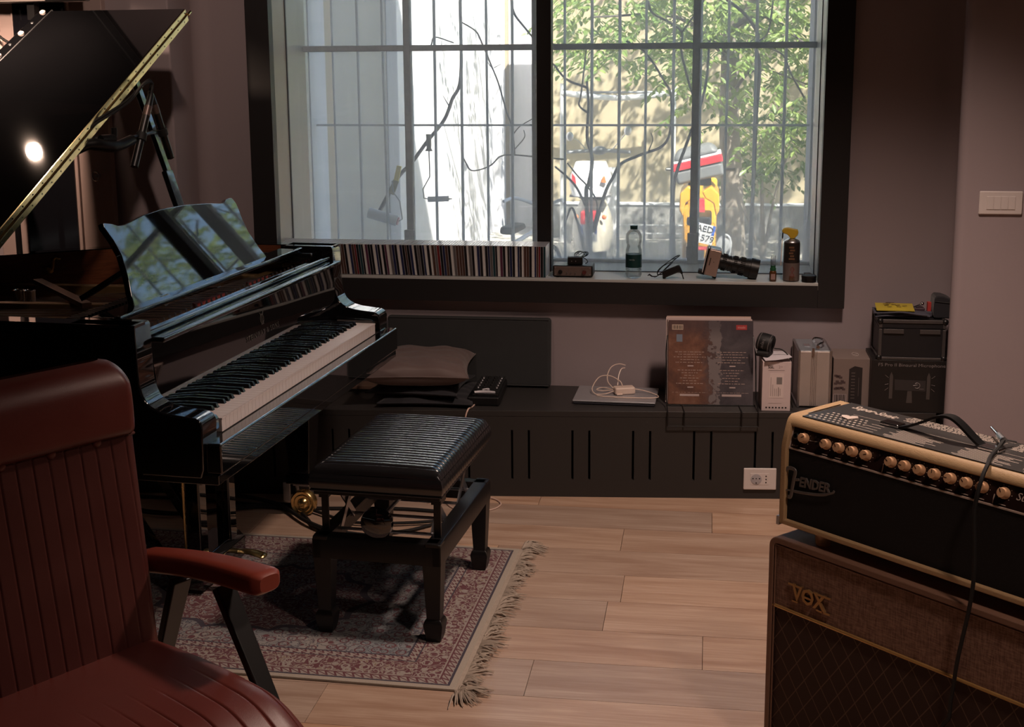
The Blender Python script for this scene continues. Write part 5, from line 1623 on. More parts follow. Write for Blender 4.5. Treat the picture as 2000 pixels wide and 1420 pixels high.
M['alu_panel'] = pm('ribbed_aluminium', (.42, .36, .33), .42, .35, var=.06)
c = thing('aluminium_case', 'narrow upright aluminium case with chrome carry handle', 'case', (.4085, 4.812, TZ), BA * .4)
b = MB(); b.box(-.056, .056, .003, .212, .004, .214); b.build('case_body', M['alu_panel'], c, bevel=.004)
for x in (-.057, .057):
    b = MB()
    b.tube([(x, .004, .004), (x, .004, .214), (x, .210, .214), (x, .210, .004), (x, .004, .004)], .0052, 8); b.build('edge_rail', M['steel'], c)
b = MB()
for x in (-.012, -.006, 0, .006): b.box(x - .0012, x + .0012, .0008, .004, .006, .214)
b.build('hinge_ribs', M['steel'], c)
b = MB(); b.box(-.056, .056, .004, .211, .2135, .2165); b.build('top_plate', pm('bluish_aluminium', (.38, .42, .47), .3, .6), c, bevel=.001)
b = MB(); b.tube(spline([(.012, .03, .218), (.012, .03, .232), (.020, .04, .236), (.034, .06, .236), (.040, .09, .236), (.036, .125, .236), (.012, .145, .234), (.008, .145, .220)], 5), .0042, 8); b.build('carry_handle', M['chrome'], c)
b = MB(); b.cyl((.012, .022, .226), (.012, .036, .226), .0065, n=12); b.cyl((.010, .138, .224), (.010, .152, .224), .0065, n=12); b.box(-.034, -.012, .06, .10, .217, .222); b.box(-.012, -.003, -.003, .006, .196, .226); b.build('latch', M['chrome'], c)

c = thing('product_box', 'grey brown product box with printed black microphone', 'box', (.545, 4.852, TZ), BA * .3)
M['taupe_card'] = pm('taupe_card', (.20, .155, .14), .5, var=.06)
b = MB(); b.box(-.066, .070, 0, .168, 0, .182); b.build('carton', M['taupe_card'], c, bevel=.001)
b = MB(); b.prism([(-.008, .006), (-.008, .142), (.012, .154), (.040, .148), (.040, .006)], 'y', -.0008, 0); mp_ = b.build('printed_microphone', M['card_ink'], c)
b = MB()
for k in range(9): b.box(.000 + .0006 * (k % 2), .014, -.0014, -.0007, .030 + .012 * k, .0335 + .012 * k)
b.box(.027, .0285, -.0014, -.0007, .04, .11); b.build('print_highlight', pm('print_grey', (.10, .08, .075), .5), mp_)
b = MB()
rg = random.Random(3)
for k in range(16): 
    x = -.062 + .006 * (k % 6); z = .06 + .022 * (k // 6) + rg.uniform(0, .01); b.box(x, x + .012, -.0006, 0, z, z + .008)
b.build('printed_collage', pm('dark_collage', (.075, .05, .05), .5), c)
b = MB(); b.box(-.062, -.014, -.0007, 0, .012, .046); bp_ = b.build('barcode_panel', pm('collage_pale', (.30, .24, .23), .5), c)
b = MB()
for k in range(7): b.box(-.058 + .006 * k, -.0555 + .006 * k + .001 * (k % 2), -.0011, -.0006, .014, .044)
b.build('barcode_lines', M['card_ink'], bp_)
b = MB(); b.tube([(.022 + .012 * cos(a), .075 + .03 * sin(a), .1825) for a in [2 * pi * k / 10 for k in range(11)]], .0016, 5); b.tube([(.012, .06, .1825), (.034, .09, .1825)], .0016, 5); b.build('printed_sign', pm('pale_sign', (.40, .34, .32), .5), c)

c = thing('microphone_box', 'large black box printed with a binaural microphone picture', 'box', (.747, 4.792, TZ), 0)
M['black_card'] = pm('black_card', (.010, .009, .009), .45, var=.15)
b = MB(); b.box(-.137, .128, 0, .20, 0, .194); b.build('carton', M['black_card'], c, bevel=.001)
M['grey_ink'] = pm('grey_ink', (.17, .15, .15), .5)
t = text_mb('FS Pro II Binaural Microphone', .0168, .0002, space=1.0); 
w = max(v[0] for v in t.V) - min(v[0] for v in t.V)
t.xf(Matrix.Diagonal((.236 / w, 1.0, 1, 1))); t.xf(frame_m((.004, -.0004, .176), (1, 0, 0), (0, 0, 1))); t.build('carton_letters', M['grey_ink'], c, fix=False)
b = MB(); b.prism([(-.052, .082), (-.054, .122), (.056, .120), (.056, .080)], 'y', -.0008, 0); hd = b.build('printed_bar', pm('print_slate', (.030, .027, .028), .45), c)
b = MB()
for x in (-.066, .066): b.prism([(x - .006, .05), (x - .006, .135), (x, .150), (x + .006, .135), (x + .006, .05)], 'y', -.0009, 0)
b.prism([(-.01, .035), (-.007, .08), (.008, .08), (.011, .035)], 'y', -.0007, 0)
b.build('printed_ears', pm('print_grey_b', (.060, .052, .05), .45), c)
b = MB()
b.tube([(.026 + .010 * cos(a), -.0010, .101 + .010 * sin(a)) for a in [-2.4 + 4.8 * k / 12 for k in range(13)]], .0015, 5); b.tube([(.012, -.001, .1005), (.028, -.001, .104)], .0014, 5); b.box(.034, .05, -.0012, -.0006, .088, .0895)
for s in (-1, 1):
    for z0, z1 in ((.128, .138), (.105, .102), (.09, .08)): b.tube([(s * .076, -.0008, z0), (s * .088, -.0008, z1)], .0007, 4)
b.build('printed_mark', M['grey_ink'], c)

c = thing('flight_case', 'small black flight case with aluminium edges on the microphone box', 'case', (.748, 4.795, TZ + .1945), 0)
M['case_black'] = pm('case_black_laminate', (.009, .009, .011), .5, var=.2, bump=.2, bscale=500)
b = MB(); b.box(-.114, .114, .004, .205, .004, .116); b.build('case_body', M['case_black'], c)
b = MB(); b.box(-.114, .114, .004, .205, .118, .146); b.build('case_lid', M['case_black'], c)
M['grey_alu'] = pm('dull_case_edging', (.085, .078, .078), .42, .5, var=.08)
b = MB()
for x in (-.118, .106): b.box(x, x + .012, 0, .010, .0, .114)
b.box(-.118, .118, 0, .010, .0, .010); b.box(-.118, .118, 0, .012, .136, .149)
for x in (-.118, .106): b.box(x, x + .012, 0, .010, .118, .149)
for x in (-.1195, .1075): b.box(x, x + .012, .0, .207, .137, .149); b.box(x, x + .012, .0, .207, 0, .010); b.box(x, x + .012, .197, .207, 0, .149)
b.build('edge_rail', M['grey_alu'], c, bevel=.002)
for x in (-.066, .062):
    b = MB(); b.box(x - .036, x + .036, -.002, .004, .098, .114); b.build('latch_plate', M['grey_alu'], c, bevel=.001)
for x in (-.114, .114):
    for z in (.142, .007):
        b = MB(); b.ball((x, .006, z), .012, 12); b.build('ball_corner', M['black_plastic'], c)
TOPZ = TZ + .1945 + .1495
c = thing('folded_cloth', 'dark blue grey folded cloth under the yellow packet on the flight case', 'cloth', (.705, 4.865, TOPZ), radians(-3))
M['slate_cloth'] = pm('slate_cloth', (.055, .055, .075), .85, var=.2, bump=.3, bscale=300)
b = MB()
for k, (z, dx) in enumerate(((.003, 0), (.010, .006), (.017, -.004))):
    b.grid(lambda u, v, z=z, dx=dx, k=k: (-.085 + dx + .185 * u, -.052 + .12 * v + .01 * sin(3 * u + k), z + .0035 * (2 * (.5 - abs(u - .5)) + .6 * sin(7 * u + 2 * k) + .3 * sin(5 * v)) + .002), 20, 10)
    b.tube(spline([(-.085 + dx + .185 * u, -.052 + .01 * sin(3 * u + k), z + .0035 * (2 * (.5 - abs(u - .5)) + .6 * sin(7 * u + 2 * k)) + .002) for u in [i / 8 for i in range(9)]], 3), .0035, 6)
b.build('cloth_folds', M['slate_cloth'], c)
c = thing('yellow_packet', 'flat yellow packet with dark print on the folded cloth', 'packet', (.690, 4.868, TOPZ + .026), radians(-2))
M['yellow_pack'] = pm('yellow_packet_print', (.42, .33, .035), .4)
b = MB(); b.grid(lambda u, v: (-.066 + .134 * u, -.044 + .085 * v, .002 + .006 * sin(pi * u) * sin(pi * v) + .012 * v), 10, 8); b.grid(lambda u, v: (-.066 + .134 * u, -.044 + .085 * v, .0005 + .012 * v - .0 * u), 10, 8); b.box(-.066, .068, -.0445, -.0425, .0003, .0030); pk = b.build('packet_film', M['yellow_pack'], c)
b = MB()
rg = random.Random(8)
for k in range(10):
    x, y = rg.uniform(-.036, .036), rg.uniform(-.022, .026)
    b.bar((x - .008, y, .0105 + .14 * (y + .044) - .001), (x + .008, y + rg.uniform(-.008, .008), .0115 + .14 * (y + .044) - .001), .0035, .001)
b.build('packet_print', pm('brown_ink', (.085, .045, .015), .5), pk)
c = thing('metal_clip', 'small shiny metal clip between the yellow packet and black pouch', 'clip', (.782, 4.90, TOPZ + .004))
b = MB(); b.box(-.022, .020, -.02, .03, .0, .024); b.build('clip_base', pm('plum_plastic', (.04, .022, .03), .45), c, bevel=.004)
b = MB(); b.tube([(-.016, -.008, .026), (.0, -.014, .034), (.010, -.012, .040)], .0042, 10); b.ball((.010, -.012, .040), .007, 10); b.build('clip_lever', M['chrome'], c)
c = thing('red_tag', 'small red tag standing against the black pouch', 'tag', (.8135, 4.862, TOPZ + .0208), radians(4))
b = MB(); b.box(-.0065, .0065, -.002, .016, .0, .034); b.build('tag_card', pm('coral_red_card', (.40, .045, .04), .45), c, bevel=.001)
c = thing('cable_wrap', 'dark fabric strap lying under the red tag', 'strap', (.812, 4.865, TOPZ + .001), 0)
b = MB(); b.box(-.014, .012, -.012, .02, 0, .0195); b.build('strap_roll', M['slate_cloth'], c, bevel=.004)
c = thing('black_pouch', 'rounded black pouch standing on the right end of the flight case', 'pouch', (.866, 4.868, TOPZ), 0)
b = MB(); b.prism([(-.038, 0), (-.042, .03), (-.040, .075), (-.032, .083), (-.010, .082), (.012, .074), (.030, .062), (.036, .05), (.038, .02), (.034, 0)], 'y', -.035, .05); b.build('pouch_body', M['black_velvet'], c, bevel=.010, seg=4)
b = MB(); b.tube([(-.038, -.036, .062), (.030, -.036, .056)], .002, 6); b.build('zip', M['rubber'], c)

# framed board leaning behind the cushions, and a shelf board lying in front of it
c = thing('framed_board', 'brown framed board leaning on the wall between piano and cushions', 'board', (-1.47, 4.955, TZ), 0)
b = MB(); b.cbox((0, .03, .128), (.40, .014, .252), Matrix.Rotation(radians(-6), 3, 'X')); b.build('panel', pm('taupe_board', (.105, .085, .075), .5, var=.08), c)
b = MB()
for x in (.200, .216): b.cbox((x, .026, .130), (.010, .022, .262), Matrix.Rotation(radians(-6), 3, 'X'))
b.build('frame_stile', pm('slate_frame', (.11, .105, .115), .35), c, bevel=.001)
c = thing('shelf_board', 'narrow tan board lying along the bench beside the piano', 'board', (-1.46, 4.868, TZ), radians(1))
b = MB(); b.box(-.24, .215, -.03, .045, .012, .026); b.build('board_body', wood('tan_board', (.19, .11, .075), (.27, .165, .115), (3, 30, 30), .45, .1), c, bevel=.001)
b = MB()
for x in (-.2, .18): b.box(x - .02, x + .02, -.02, .04, 0, .0125)
b.build('board_foot', M['black_matt'], c)

# ================================================================== CABLES ON THE FLOOR
c = thing('white_cable', 'thin white cable trailing over the bench edge down to the floor', 'cable', (-.84, 4.6, 0))
M['white_cable'] = pm('white_cable_sheath', (.58, .42, .35), .5)
b = MB(); y0 = by(-.86) - 4.6
b.tube(spline([(-.005, .13, BZ + .004), (-.012, .062, BZ + .004), (-.022, y0 - .004, BZ + .001), (-.032, y0 - .012, .28), (-.040, y0 - .012, .12), (-.05, y0 - .03, .02), (-.03, y0 - .08, .004), (.06, .0, .0035), (.112, -.055, .0035), (.095, -.12, .0035), (.03, -.155, .0035), (-.05, -.13, .0035), (-.11, -.05, .0035), (-.16, -.08, .0035)], 7), .0030, 7)
b.build('cable_sheath', M['white_cable'], c)
paths = [('black cable lying along the foot of the bench behind the piano', [(-2.30, 4.42), (-2.11, 4.440), (-1.91, 4.438), (-1.66, 4.415), (-1.50, 4.40), (-1.36, 4.40), (-1.1, 4.43), (-.93, 4.42)], .0065),
         ('black cable curving in a long arc between rug and bench', [(-2.25, 4.40), (-2.07, 4.318), (-1.96, 4.285), (-1.80, 4.285), (-1.66, 4.36), (-1.52, 4.385), (-1.42, 4.33), (-1.32, 4.19), (-1.20, 4.14), (-1.02, 4.20), (-.93, 4.28)], .0055),
         ('black cable nearest the far edge of the rug', [(-2.28, 4.30), (-2.05, 4.275), (-1.93, 4.255), (-1.84, 4.27), (-1.70, 4.345), (-1.58, 4.41), (-1.46, 4.405), (-1.34, 4.33), (-1.22, 4.26), (-1.05, 4.27), (-.88, 4.33), (-.80, 4.44), (-.86, 4.50)], .0055),
         ('thick black cable crossing the others behind the bench stool', [(-1.75, 4.50), (-1.62, 4.44), (-1.50, 4.37), (-1.38, 4.24), (-1.26, 4.155), (-1.10, 4.14)], .0075)]
for k, (lb_, pts, r) in enumerate(paths):
    c = thing('floor_cable', lb_, 'cable', (pts[0][0], pts[0][1], 0))
    b = MB(); b.tube(spline([(x - pts[0][0], y - pts[0][1], r + .0005 + (.010 if k == 3 and 0 < i < 5 else (.003 * k if k < 3 else 0))) for i, (x, y) in enumerate(pts)], 7), r, 7); b.build('cable_sheath', M['rubber'], c)

# ================================================================== TELEVISION AND LIT-PATCH BOARD ON THE PIER
c = thing('television', 'black wall mounted television above the door with its lower edge in view', 'television', (-2.84, 4.54, 1.826), radians(-7))
b = MB(); b.box(-.62, .66, 0, .045, .0, .72); b.build('housing', M['black_plastic'], c, bevel=.012, seg=3)
b = MB(); b.box(-.60, .64, -.002, .002, .022, .70); b.build('screen', M['black_satin'], c)
b = MB(); b.box(-.60, .50, -.004, .001, .004, .010); b.build('lower_strip', pm('grey_trim_strip', (.22, .19, .18), .4), c)
b = MB(); b.box(-.10, .10, .045, .14, .20, .45); b.box(.40, .43, .03, .06, -.06, .02); b.build('wall_bracket', M['black_satin'], c)
b = MB(); b.cyl((.30 - .05, .02, -.015), (.25, .02, -.055), .010, .012, 10); b.tube(spline([(.25, .02, -.055), (.255, .025, -.09), (.285, .035, -.125), (.33, .05, -.155), (.37, .06, -.19)], 5), .005, 7); b.build('power_cord', M['rubber'], c)
c = thing('lit_patch_board', 'added pale board standing in for a lamplit patch below the television', 'panel', (-2.745, YP - .0495, 1.375), 0)
b = MB(); b.box(-.16, .150, -.012, .012, 0, .325); b.build('panel_board', pm('lit_patch_pale', (.72, .60, .54), .6), c, bevel=.002)  # made-up board, its pale colour stands in for lamplight on the door
# ================================================================== COURTYARD OUTSIDE
GZ = -.55
M['gravel'] = pm('courtyard_gravel', (.40, .38, .34), .9, var=.25, scale=9, bump=.4, bscale=60, bdist=.01)
b = MB(); b.box(-14, 16, 5.76, 26, GZ - .1, GZ); struct(b.build('ground', M['gravel']))
M['beige_plaster'] = pm('beige_plaster', (.30, .255, .17), .9, var=.14, scale=1.6, bump=.2)
M['grey_stone'] = pm('rough_grey_stone', (.20, .195, .185), .9, var=.4, scale=14, bump=.6, bscale=30, bdist=.02)
c = thing('garden_wall', 'beige plastered garden wall behind the parked scooters', 'wall', (3.5, 16.0, GZ))
b = MB(); b.box(-5.6, 8, 0, .3, .42, 2.95); b.build('plaster_face', M['beige_plaster'], c)
b = MB(); b.box(-5.6, 8, -.12, .3, 0, .42); b.build('stone_plinth', M['grey_stone'], c, bevel=.01)
b = MB(); b.box(-5.6, 8, -.14, .32, .415, .435); b.build('coping', M['outer_wall'], c)
M['pale_metal'] = pm('pale_metal', (.55, .56, .58), .4, .4, var=.08)
c = thing('low_railing', 'low pale double railing in front of the garden wall', 'railing', (-.75, 15.6, GZ))
for z in (.10, .20):
    b = MB(); b.cyl((-.75, 0, z), (.75, 0, z), .012, n=8); b.build('rail', M['pale_metal'], c)
for x in (-.7, .7):
    b = MB(); b.cyl((x, 0, 0), (x, 0, .22), .012, n=8); b.build('post', M['pale_metal'], c)
c = thing('goal_frame', 'grey tubular frame with rolled net in front of the garden wall', 'frame', (-1.05, 15.5, GZ))
b = MB(); b.tube(spline([(-.66, 0, 1.77), (-.3, 0, 1.73), (.0, 0, 1.71), (.35, 0, 1.73), (.66, 0, 1.77)], 5), .035, 10); b.build('rolled_net', M['pale_metal'], c)
b = MB(); b.cyl((-.68, 0, 1.775), (.68, 0, 1.775), .014, n=8); b.build('crossbar', M['iron'], c)
for x in (-.66, .66):
    b = MB(); b.cyl((x, 0, 0), (x, 0, 1.88), .022, n=10); b.build('post', M['pale_metal'], c)

# building on the left side of the courtyard
M['facade'] = pm('facade_shaded_grey', (.27, .265, .25), .85, var=.07, scale=1.2)  # shaded stretch of the facade, its shade partly put into the colour
M['facade_tan'] = pm('facade_tan', (.28, .225, .16), .85, var=.1, scale=2)
M['facade_white'] = pm('facade_white', (.66, .66, .70), .85, var=.04, scale=2)
c = thing('courtyard_building', 'pale plastered building with light pilasters along the courtyard', 'building', (-2.7, 6.2, GZ))
b = MB(); b.box(-3, 0, .0, 10.6, 0, 9); b.build('facade', M['facade'], c)
b = MB(); b.box(0, .012, 1.6, 3.12, 0, 9); b.build('tan_bay', M['facade_tan'], c)
for y0, y1, pr in ((4.75, 5.35, .10), (8.2, 8.6, .06), (10.2, 10.7, .12)):
    b = MB(); b.box(0, pr, y0, y1, 0, 9); b.build('pilaster', M['facade_white'], c, bevel=.01)
b = MB(); b.box(0, .02, 5.55, 10.3, 0, 9); b.build('sunlit_white_bay', M['facade_white'], c)  # same wall where the sun falls, lit tone put into the colour
c = thing('end_building', 'sunlit white building with tan columns closing the courtyard', 'building', (-2.9, 16.9, GZ))
b = MB(); b.box(-4, .9, 0, 3, 0, 9); b.build('facade', M['facade_white'], c)
for x, w in ((-.13, .15), (.26, .20)):
    b = MB(); b.cyl((x, -.06, 0), (x, -.06, 9), w / 2, n=14); b.build('column', M['facade_tan'] if w > .16 else pm('peeling_rose_plaster', (.40, .31, .27), .9, var=.35, scale=9), c)
for k, x in enumerate((-.30, -.24, -.185, -.145, -.10)):
    b = MB(); b.cyl((x + .0, -.16, .1), (x, -.16, 9), .014 + .004 * (k % 2), n=8); b.build('drain_pipe', M['pale_metal'] if k % 2 else M['iron'], c)
for z in (.82, 1.66, 2.52):
    b = MB(); b.box(-.33, -.06, -.19, -.13, z, z + .03); b.build('pipe_bracket', M['facade_white'], c)

# leaves
def leaf_mat(name, a, b_):
    m, g = mk(name)
    oi = g.n('ShaderNodeObjectInfo')
    geo = g.n('ShaderNodeNewGeometry')
    v = g.coord('Object')
    n = g.noise(v, 3.0, 3)
    f = g.math('FRACT', g.math('ADD', g.math('MULTIPLY', geo.outputs['Random Per Island'], 1.0), oi.outputs['Random']))
    col = g.mix(f, a, b_)
    d = g.pbr(col, .42, spec=.5)
    t = g.n('ShaderNodeBsdfTranslucent', i={'Color': g.mix(.5, col, (.35, .45, .08))})
    s = g.n('ShaderNodeMixShader', i={0: .38}); g.set(s.inputs[1], d.outputs[0]); g.set(s.inputs[2], t)
    g.out(s); return m
M['leaf'] = leaf_mat('tree_leaf', (.09, .16, .04), (.20, .27, .075))
M['leaf_dark'] = leaf_mat('shrub_leaf', (.035, .075, .025), (.09, .15, .045))
M['bark'] = pm('grey_bark', (.17, .145, .12), .9, var=.3, scale=14, bump=.6, bscale=50, bdist=.01)
M['twig'] = pm('dark_twig', (.055, .045, .045), .85, var=.3, scale=20)
def leaf_shape(L, w):
    return [(0, 0, 0), (L * .35, w, L * .03), (L * .75, w * .7, -.02 * L), (L, 0, -.14 * L), (L * .75, -w * .7, -.02 * L), (L * .35, -w, L * .03)]
LF = [(0, 1, 2, 3), (0, 3, 4, 5)]
def leaf_xf(p, d, roll):
    d = Vector(d).normalized()
    q = d.to_track_quat('X', 'Z')
    return Matrix.Translation(p) @ q.to_matrix().to_4x4() @ Matrix.Rotation(roll, 4, 'X')
def spray(mb, rg, p, d, n, L, keep=None):
    p = Vector(p); d = Vector(d).normalized()
    for k in range(n):
        t = k / max(1, n - 1)
        q = p + d * (.30 * t) + Vector((0, 0, -.10 * t * t))
        side = 1 if k % 2 else -1
        pd = Vector((-d.y, d.x, 0)) * side + d * .8 + Vector((rg.uniform(-.3, .3), rg.uniform(-.3, .3), -.35 + rg.uniform(-.35, .15)))
        Lk = L * rg.uniform(.75, 1.2)
        mtx = leaf_xf(q, pd, rg.uniform(-.7, .7))
        if keep is not None and len(keep) < 230:
            keep.append((mtx, Lk)); continue
        mb.add([mtx @ Vector(v) for v in leaf_shape(Lk, Lk * .24)], LF)
def tree(name, label, loc, trunk, limbs, sprays, L, seed, mat, own_leaves=0):
    rg = random.Random(seed)
    c = thing(name, label, 'tree', loc)
    lo = Vector(loc)
    b = MB()
    for pts, r0, r1 in trunk:
        pp = spline(pts, 5); b.tube([p - lo for p in pp], [r0 + (r1 - r0) * i / (len(pp) - 1) for i in range(len(pp))], 10)
    tr = b.build('trunk', M['bark'], c)
    b = MB()
    for pts, r0, r1 in limbs:
        pp = spline(pts, 4); b.tube([p - lo for p in pp], [r0 + (r1 - r0) * i / (len(pp) - 1) for i in range(len(pp))], 6)
    if limbs: b.build('branches', M['twig'], c, kind='stuff')
    b = MB(); keep = [] if own_leaves else None
    for box, n in sprays:
        for _ in range(n):
            p = Vector([rg.uniform(box[2 * i], box[2 * i + 1]) for i in range(3)]) - lo
            a = rg.uniform(0, 2 * pi)
            spray(b, rg, p, (cos(a), sin(a), rg.uniform(-.6, .2)), rg.randint(7, 11), L, keep)
    b.build('foliage', mat, c, kind='stuff', fix=False)
    if keep:
        sm = MB(); sm.add(leaf_shape(1, .24), LF); me = sm.mesh('leaf', mat, fix=False)
        for mtx, Lk in keep:
            o = bpy.data.objects.new('leaf', me); COL.objects.link(o); o.parent = c
            o.matrix_basis = mtx @ Matrix.Scale(Lk, 4)
    return c
tree('courtyard_tree', 'green leafy tree with grey trunk rising in front of the garden wall', (.24, 13.5, GZ),
     [([(.30, 13.5, GZ), (.25, 13.5, .4), (.21, 13.5, 1.0), (.20, 13.5, 1.8), (.10, 13.4, 2.8), (-.1, 13.2, 4.2)], .125, .07), ([(.20, 13.5, 1.75), (.55, 13.3, 2.4), (1.2, 13.0, 3.4)], .06, .03)],
     [([(.2, 13.5, 1.6), (-.3, 13.0, 2.0), (-1.1, 12.6, 2.0)], .03, .008), ([(.2, 13.5, 1.9), (.5, 12.8, 2.0), (.9, 12.4, 1.7)], .03, .008), ([(.2, 13.5, 1.2), (.45, 13.1, 1.5), (.95, 12.9, 1.35)], .02, .006), ([(.1, 13.4, 2.4), (-.8, 12.6, 2.9), (-1.8, 12.0, 2.7)], .035, .01)],
     [((-.35, .35, 12.3, 13.2, .95, 1.45), 14), ((.25, .95, 12.4, 13.3, .62, 1.25), 16), ((-1.45, .95, 12.3, 13.8, 1.72, 2.25), 230), ((-.55, .95, 12.3, 13.6, 1.35, 1.8), 85), ((-1.35, -.75, 12.4, 13.4, 1.5, 1.8), 16), ((-1.6, 3.2, 11.6, 15, 2.2, 4.8), 480), ((.9, 4.4, 11.4, 14.5, 1.3, 4.8), 560)],
     .095, 3, M['leaf'], own_leaves=1)
tree('dark_shrub', 'dark green shrub below the tree at the foot of the garden wall', (.62, 14.3, GZ),
     [([(.62, 14.3, GZ), (.60, 14.3, .0), (.55, 14.3, .7)], .03, .015), ([(.62, 14.3, GZ), (.72, 14.3, .1), (.85, 14.3, .6)], .02, .01), ([(.62, 14.3, GZ), (.45, 14.2, -.1), (.30, 14.2, .35)], .016, .008)], [],
     [((.15, 1.25, 13.9, 14.7, .42, 1.0), 95), ((.05, .6, 13.9, 14.4, .22, .55), 16), ((.2, 1.1, 13.9, 14.5, .9, 1.25), 30)], .085, 7, M['leaf_dark'])
tree('tall_tree', 'tall leafy tree above the right side of the courtyard', (5.2, 11.5, GZ),
     [([(5.2, 11.5, GZ), (5.1, 11.5, 2), (4.8, 11.4, 4.5)], .16, .08)], [],
     [((2.8, 7.4, 11.2, 15, 1.6, 6.2), 560)], .13, 5, M['leaf'])

# bare climbing shrub close to the window
c = thing('bare_shrub', 'bare dark branches of a climbing shrub growing close outside the window', 'shrub', (-.6, 6.8, GZ))
BR = [([(-.60, GZ), (-.60, .2), (-.61, .67), (-.62, .93), (-.61, .97), (-.59, 1.1), (-.62, 1.21), (-.61, 1.37), (-.62, 1.5)], .017, .008), ([(-.60, .5), (-.69, .83), (-.73, .78)], .010, .006), ([(-.8, 1.59), (-.73, 1.51), (-.62, 1.47)], .006, .009), ([(-.62, 1.68), (-.65, 1.44), (-.66, 1.38), (-.62, 1.34)], .005, .007),
      ([(-.58, .72), (-.52, .93), (-.48, 1.01), (-.44, 1.08), (-.33, 1.13), (-.23, 1.17), (-.19, 1.25), (-.19, 1.42), (-.22, 1.49), (-.32, 1.64), (-.42, 1.7)], .012, .006), ([(-.30, 1.145), (-.28, 1.20), (-.29, 1.235)], .004, .003), ([(-.79, 1.06), (-.72, 1.0), (-.66, .93), (-.57, .73)], .006, .009), ([(-.72, 1.08), (-.66, 1.01), (-.62, .96), (-.56, .86), (-.61, .67)], .005, .006),
      ([(-.12, GZ), (-.16, .5), (-.17, .92), (-.15, 1.05), (-.1, 1.2), (-.02, 1.45), (.0, 1.7)], .014, .008), ([(-.31, 1.9), (-.29, 1.84), (-.2, 1.79), (-.14, 1.74), (-.14, 1.65), (-.1, 1.49), (-.06, 1.38)], .007, .008), ([(-.14, 1.74), (-.09, 1.81), (-.03, 1.9)], .006, .005), ([(.08, 1.9), (.17, 1.83), (.24, 1.73), (.23, 1.67), (.25, 1.59), (.25, 1.47), (.24, 1.31), (.235, .9), (.2, GZ)], .010, .013),
      ([(.24, 1.69), (.29, 1.74), (.31, 1.89)], .006, .005), ([(.30, 1.66), (.37, 1.62), (.41, 1.53), (.48, 1.41)], .005, .006), ([(-1.01, 1.95), (-1.0, 1.85), (-.94, 1.77), (-.85, 1.66)], .009, .006), ([(-1.75, .80), (-1.62, 1.0), (-1.56, 1.07), (-1.46, 1.19), (-1.38, 1.3), (-1.32, 1.41), (-1.285, 1.53), (-1.28, 1.95)], .014, .011), ([(-1.28, 1.81), (-1.2, 1.76), (-1.17, 1.71), (-1.12, 1.59), (-1.08, 1.49), (-1.04, 1.34), (-1.01, 1.27), (-1.0, 1.12)], .005, .006),
      ([(-1.27, 1.1), (-1.24, 1.04), (-1.19, 1.04), (-1.12, 1.07), (-1.08, 1.11), (-1.01, 1.12), (-.89, 1.11), (-.72, 1.1)], .005, .005), ([(-1.01, 1.22), (-.97, 1.27), (-.90, 1.31)], .004, .003), ([(-1.0, 1.15), (-.95, 1.21), (-.95, 1.25)], .004, .003), ([(-1.11, 1.57), (-1.07, 1.59)], .003, .002), ([(-1.11, 1.57), (-1.14, 1.60)], .003, .002), ([(-1.35, 1.37), (-1.37, 1.43)], .004, .002), ([(-1.32, 1.70), (-1.42, 1.73), (-1.44, 1.69)], .004, .005)]
for k, (pts, r0, r1) in enumerate(BR):
    b = MB(); rg = random.Random(k)
    pp = spline([(x + .6, rg.uniform(-.04, .04), z - GZ) for x, z in pts], 5)
    b.tube(pp, [(r0 + (r1 - r0) * i / (len(pp) - 1)) * .8 for i in range(len(pp))], 7); b.build('branch', M['twig'], c)

# white scooter seen from behind (local: y = forward)
M['scooter_white'] = pm('scooter_white', (.66, .67, .70), .25, var=.03, coat=.4)
M['scooter_cream'] = pm('scooter_cream', (.46, .43, .36), .3, var=.04, coat=.4)
M['lamp_red'] = pm('red_lens', (.55, .02, .03), .2, var=.1, coat=.5)
M['lamp_amber'] = pm('amber_lens', (.60, .16, .05), .2, var=.1)
c = thing('white_scooter', 'white motor scooter with a white top box seen from behind', 'scooter', (-1.115, 12.5, GZ))
b = MB()
def shell(u, v):
    a = 2 * pi * u
    z = .32 + .48 * v
    w = .215 * (1 - .35 * v ** 2.2) * (.85 + .15 * sin(pi * v)); dpt = .55 * (1 - .45 * v)
    return (w * cos(a), .42 + dpt * sin(a) * .75, z)
b.grid(shell, 28, 12, wrapu=True); b.build('rear_body', M['scooter_cream'], c)
b = MB()
def tb(u, v):
    a = 2 * pi * u; n = 3.2
    z = .86 + .32 * v
    w = .205 * (1 - .28 * max(0, v - .45) / .55) * (.86 + .14 * min(1, v * 4)); d = .18 * (1 - .2 * v)
    ca, sa = cos(a), sin(a)
    return (w * abs(ca) ** (2 / n) * (1 if ca > 0 else -1), .18 + d * abs(sa) ** (2 / n) * (1 if sa > 0 else -1), z + .02 * sin(pi * v))
b.grid(tb, 36, 10, wrapu=True); b.add([tb(i / 36, 1) for i in range(36)], [tuple(range(36))]); b.add([tb(i / 36, 0) for i in range(36)], [tuple(range(36))])
box_ = b.build('top_box', M['scooter_white'], c)
b = MB(); b.box(-.20, .20, .10, .30, .845, .865); b.build('luggage_rack', M['steel'], c)
for s in (-1, 1):
    b = MB(); b.prism([(s * .115, 1.00), (s * .165, .995), (s * .150, 1.055), (s * .135, 1.06)] if s > 0 else [(-.17, .99), (-.125, .985), (-.135, 1.05), (-.165, 1.085)], 'y', -.012, .02); b.build('reflector', M['lamp_red'] if s < 0 else M['lamp_amber'], box_)
b = MB(); b.prism([(-.085, .60), (-.08, .72), (.09, .72), (.085, .60), (.03, .585), (-.03, .585)], 'y', -.035, .10); b.build('tail_lamp', M['lamp_red'], c, bevel=.01)
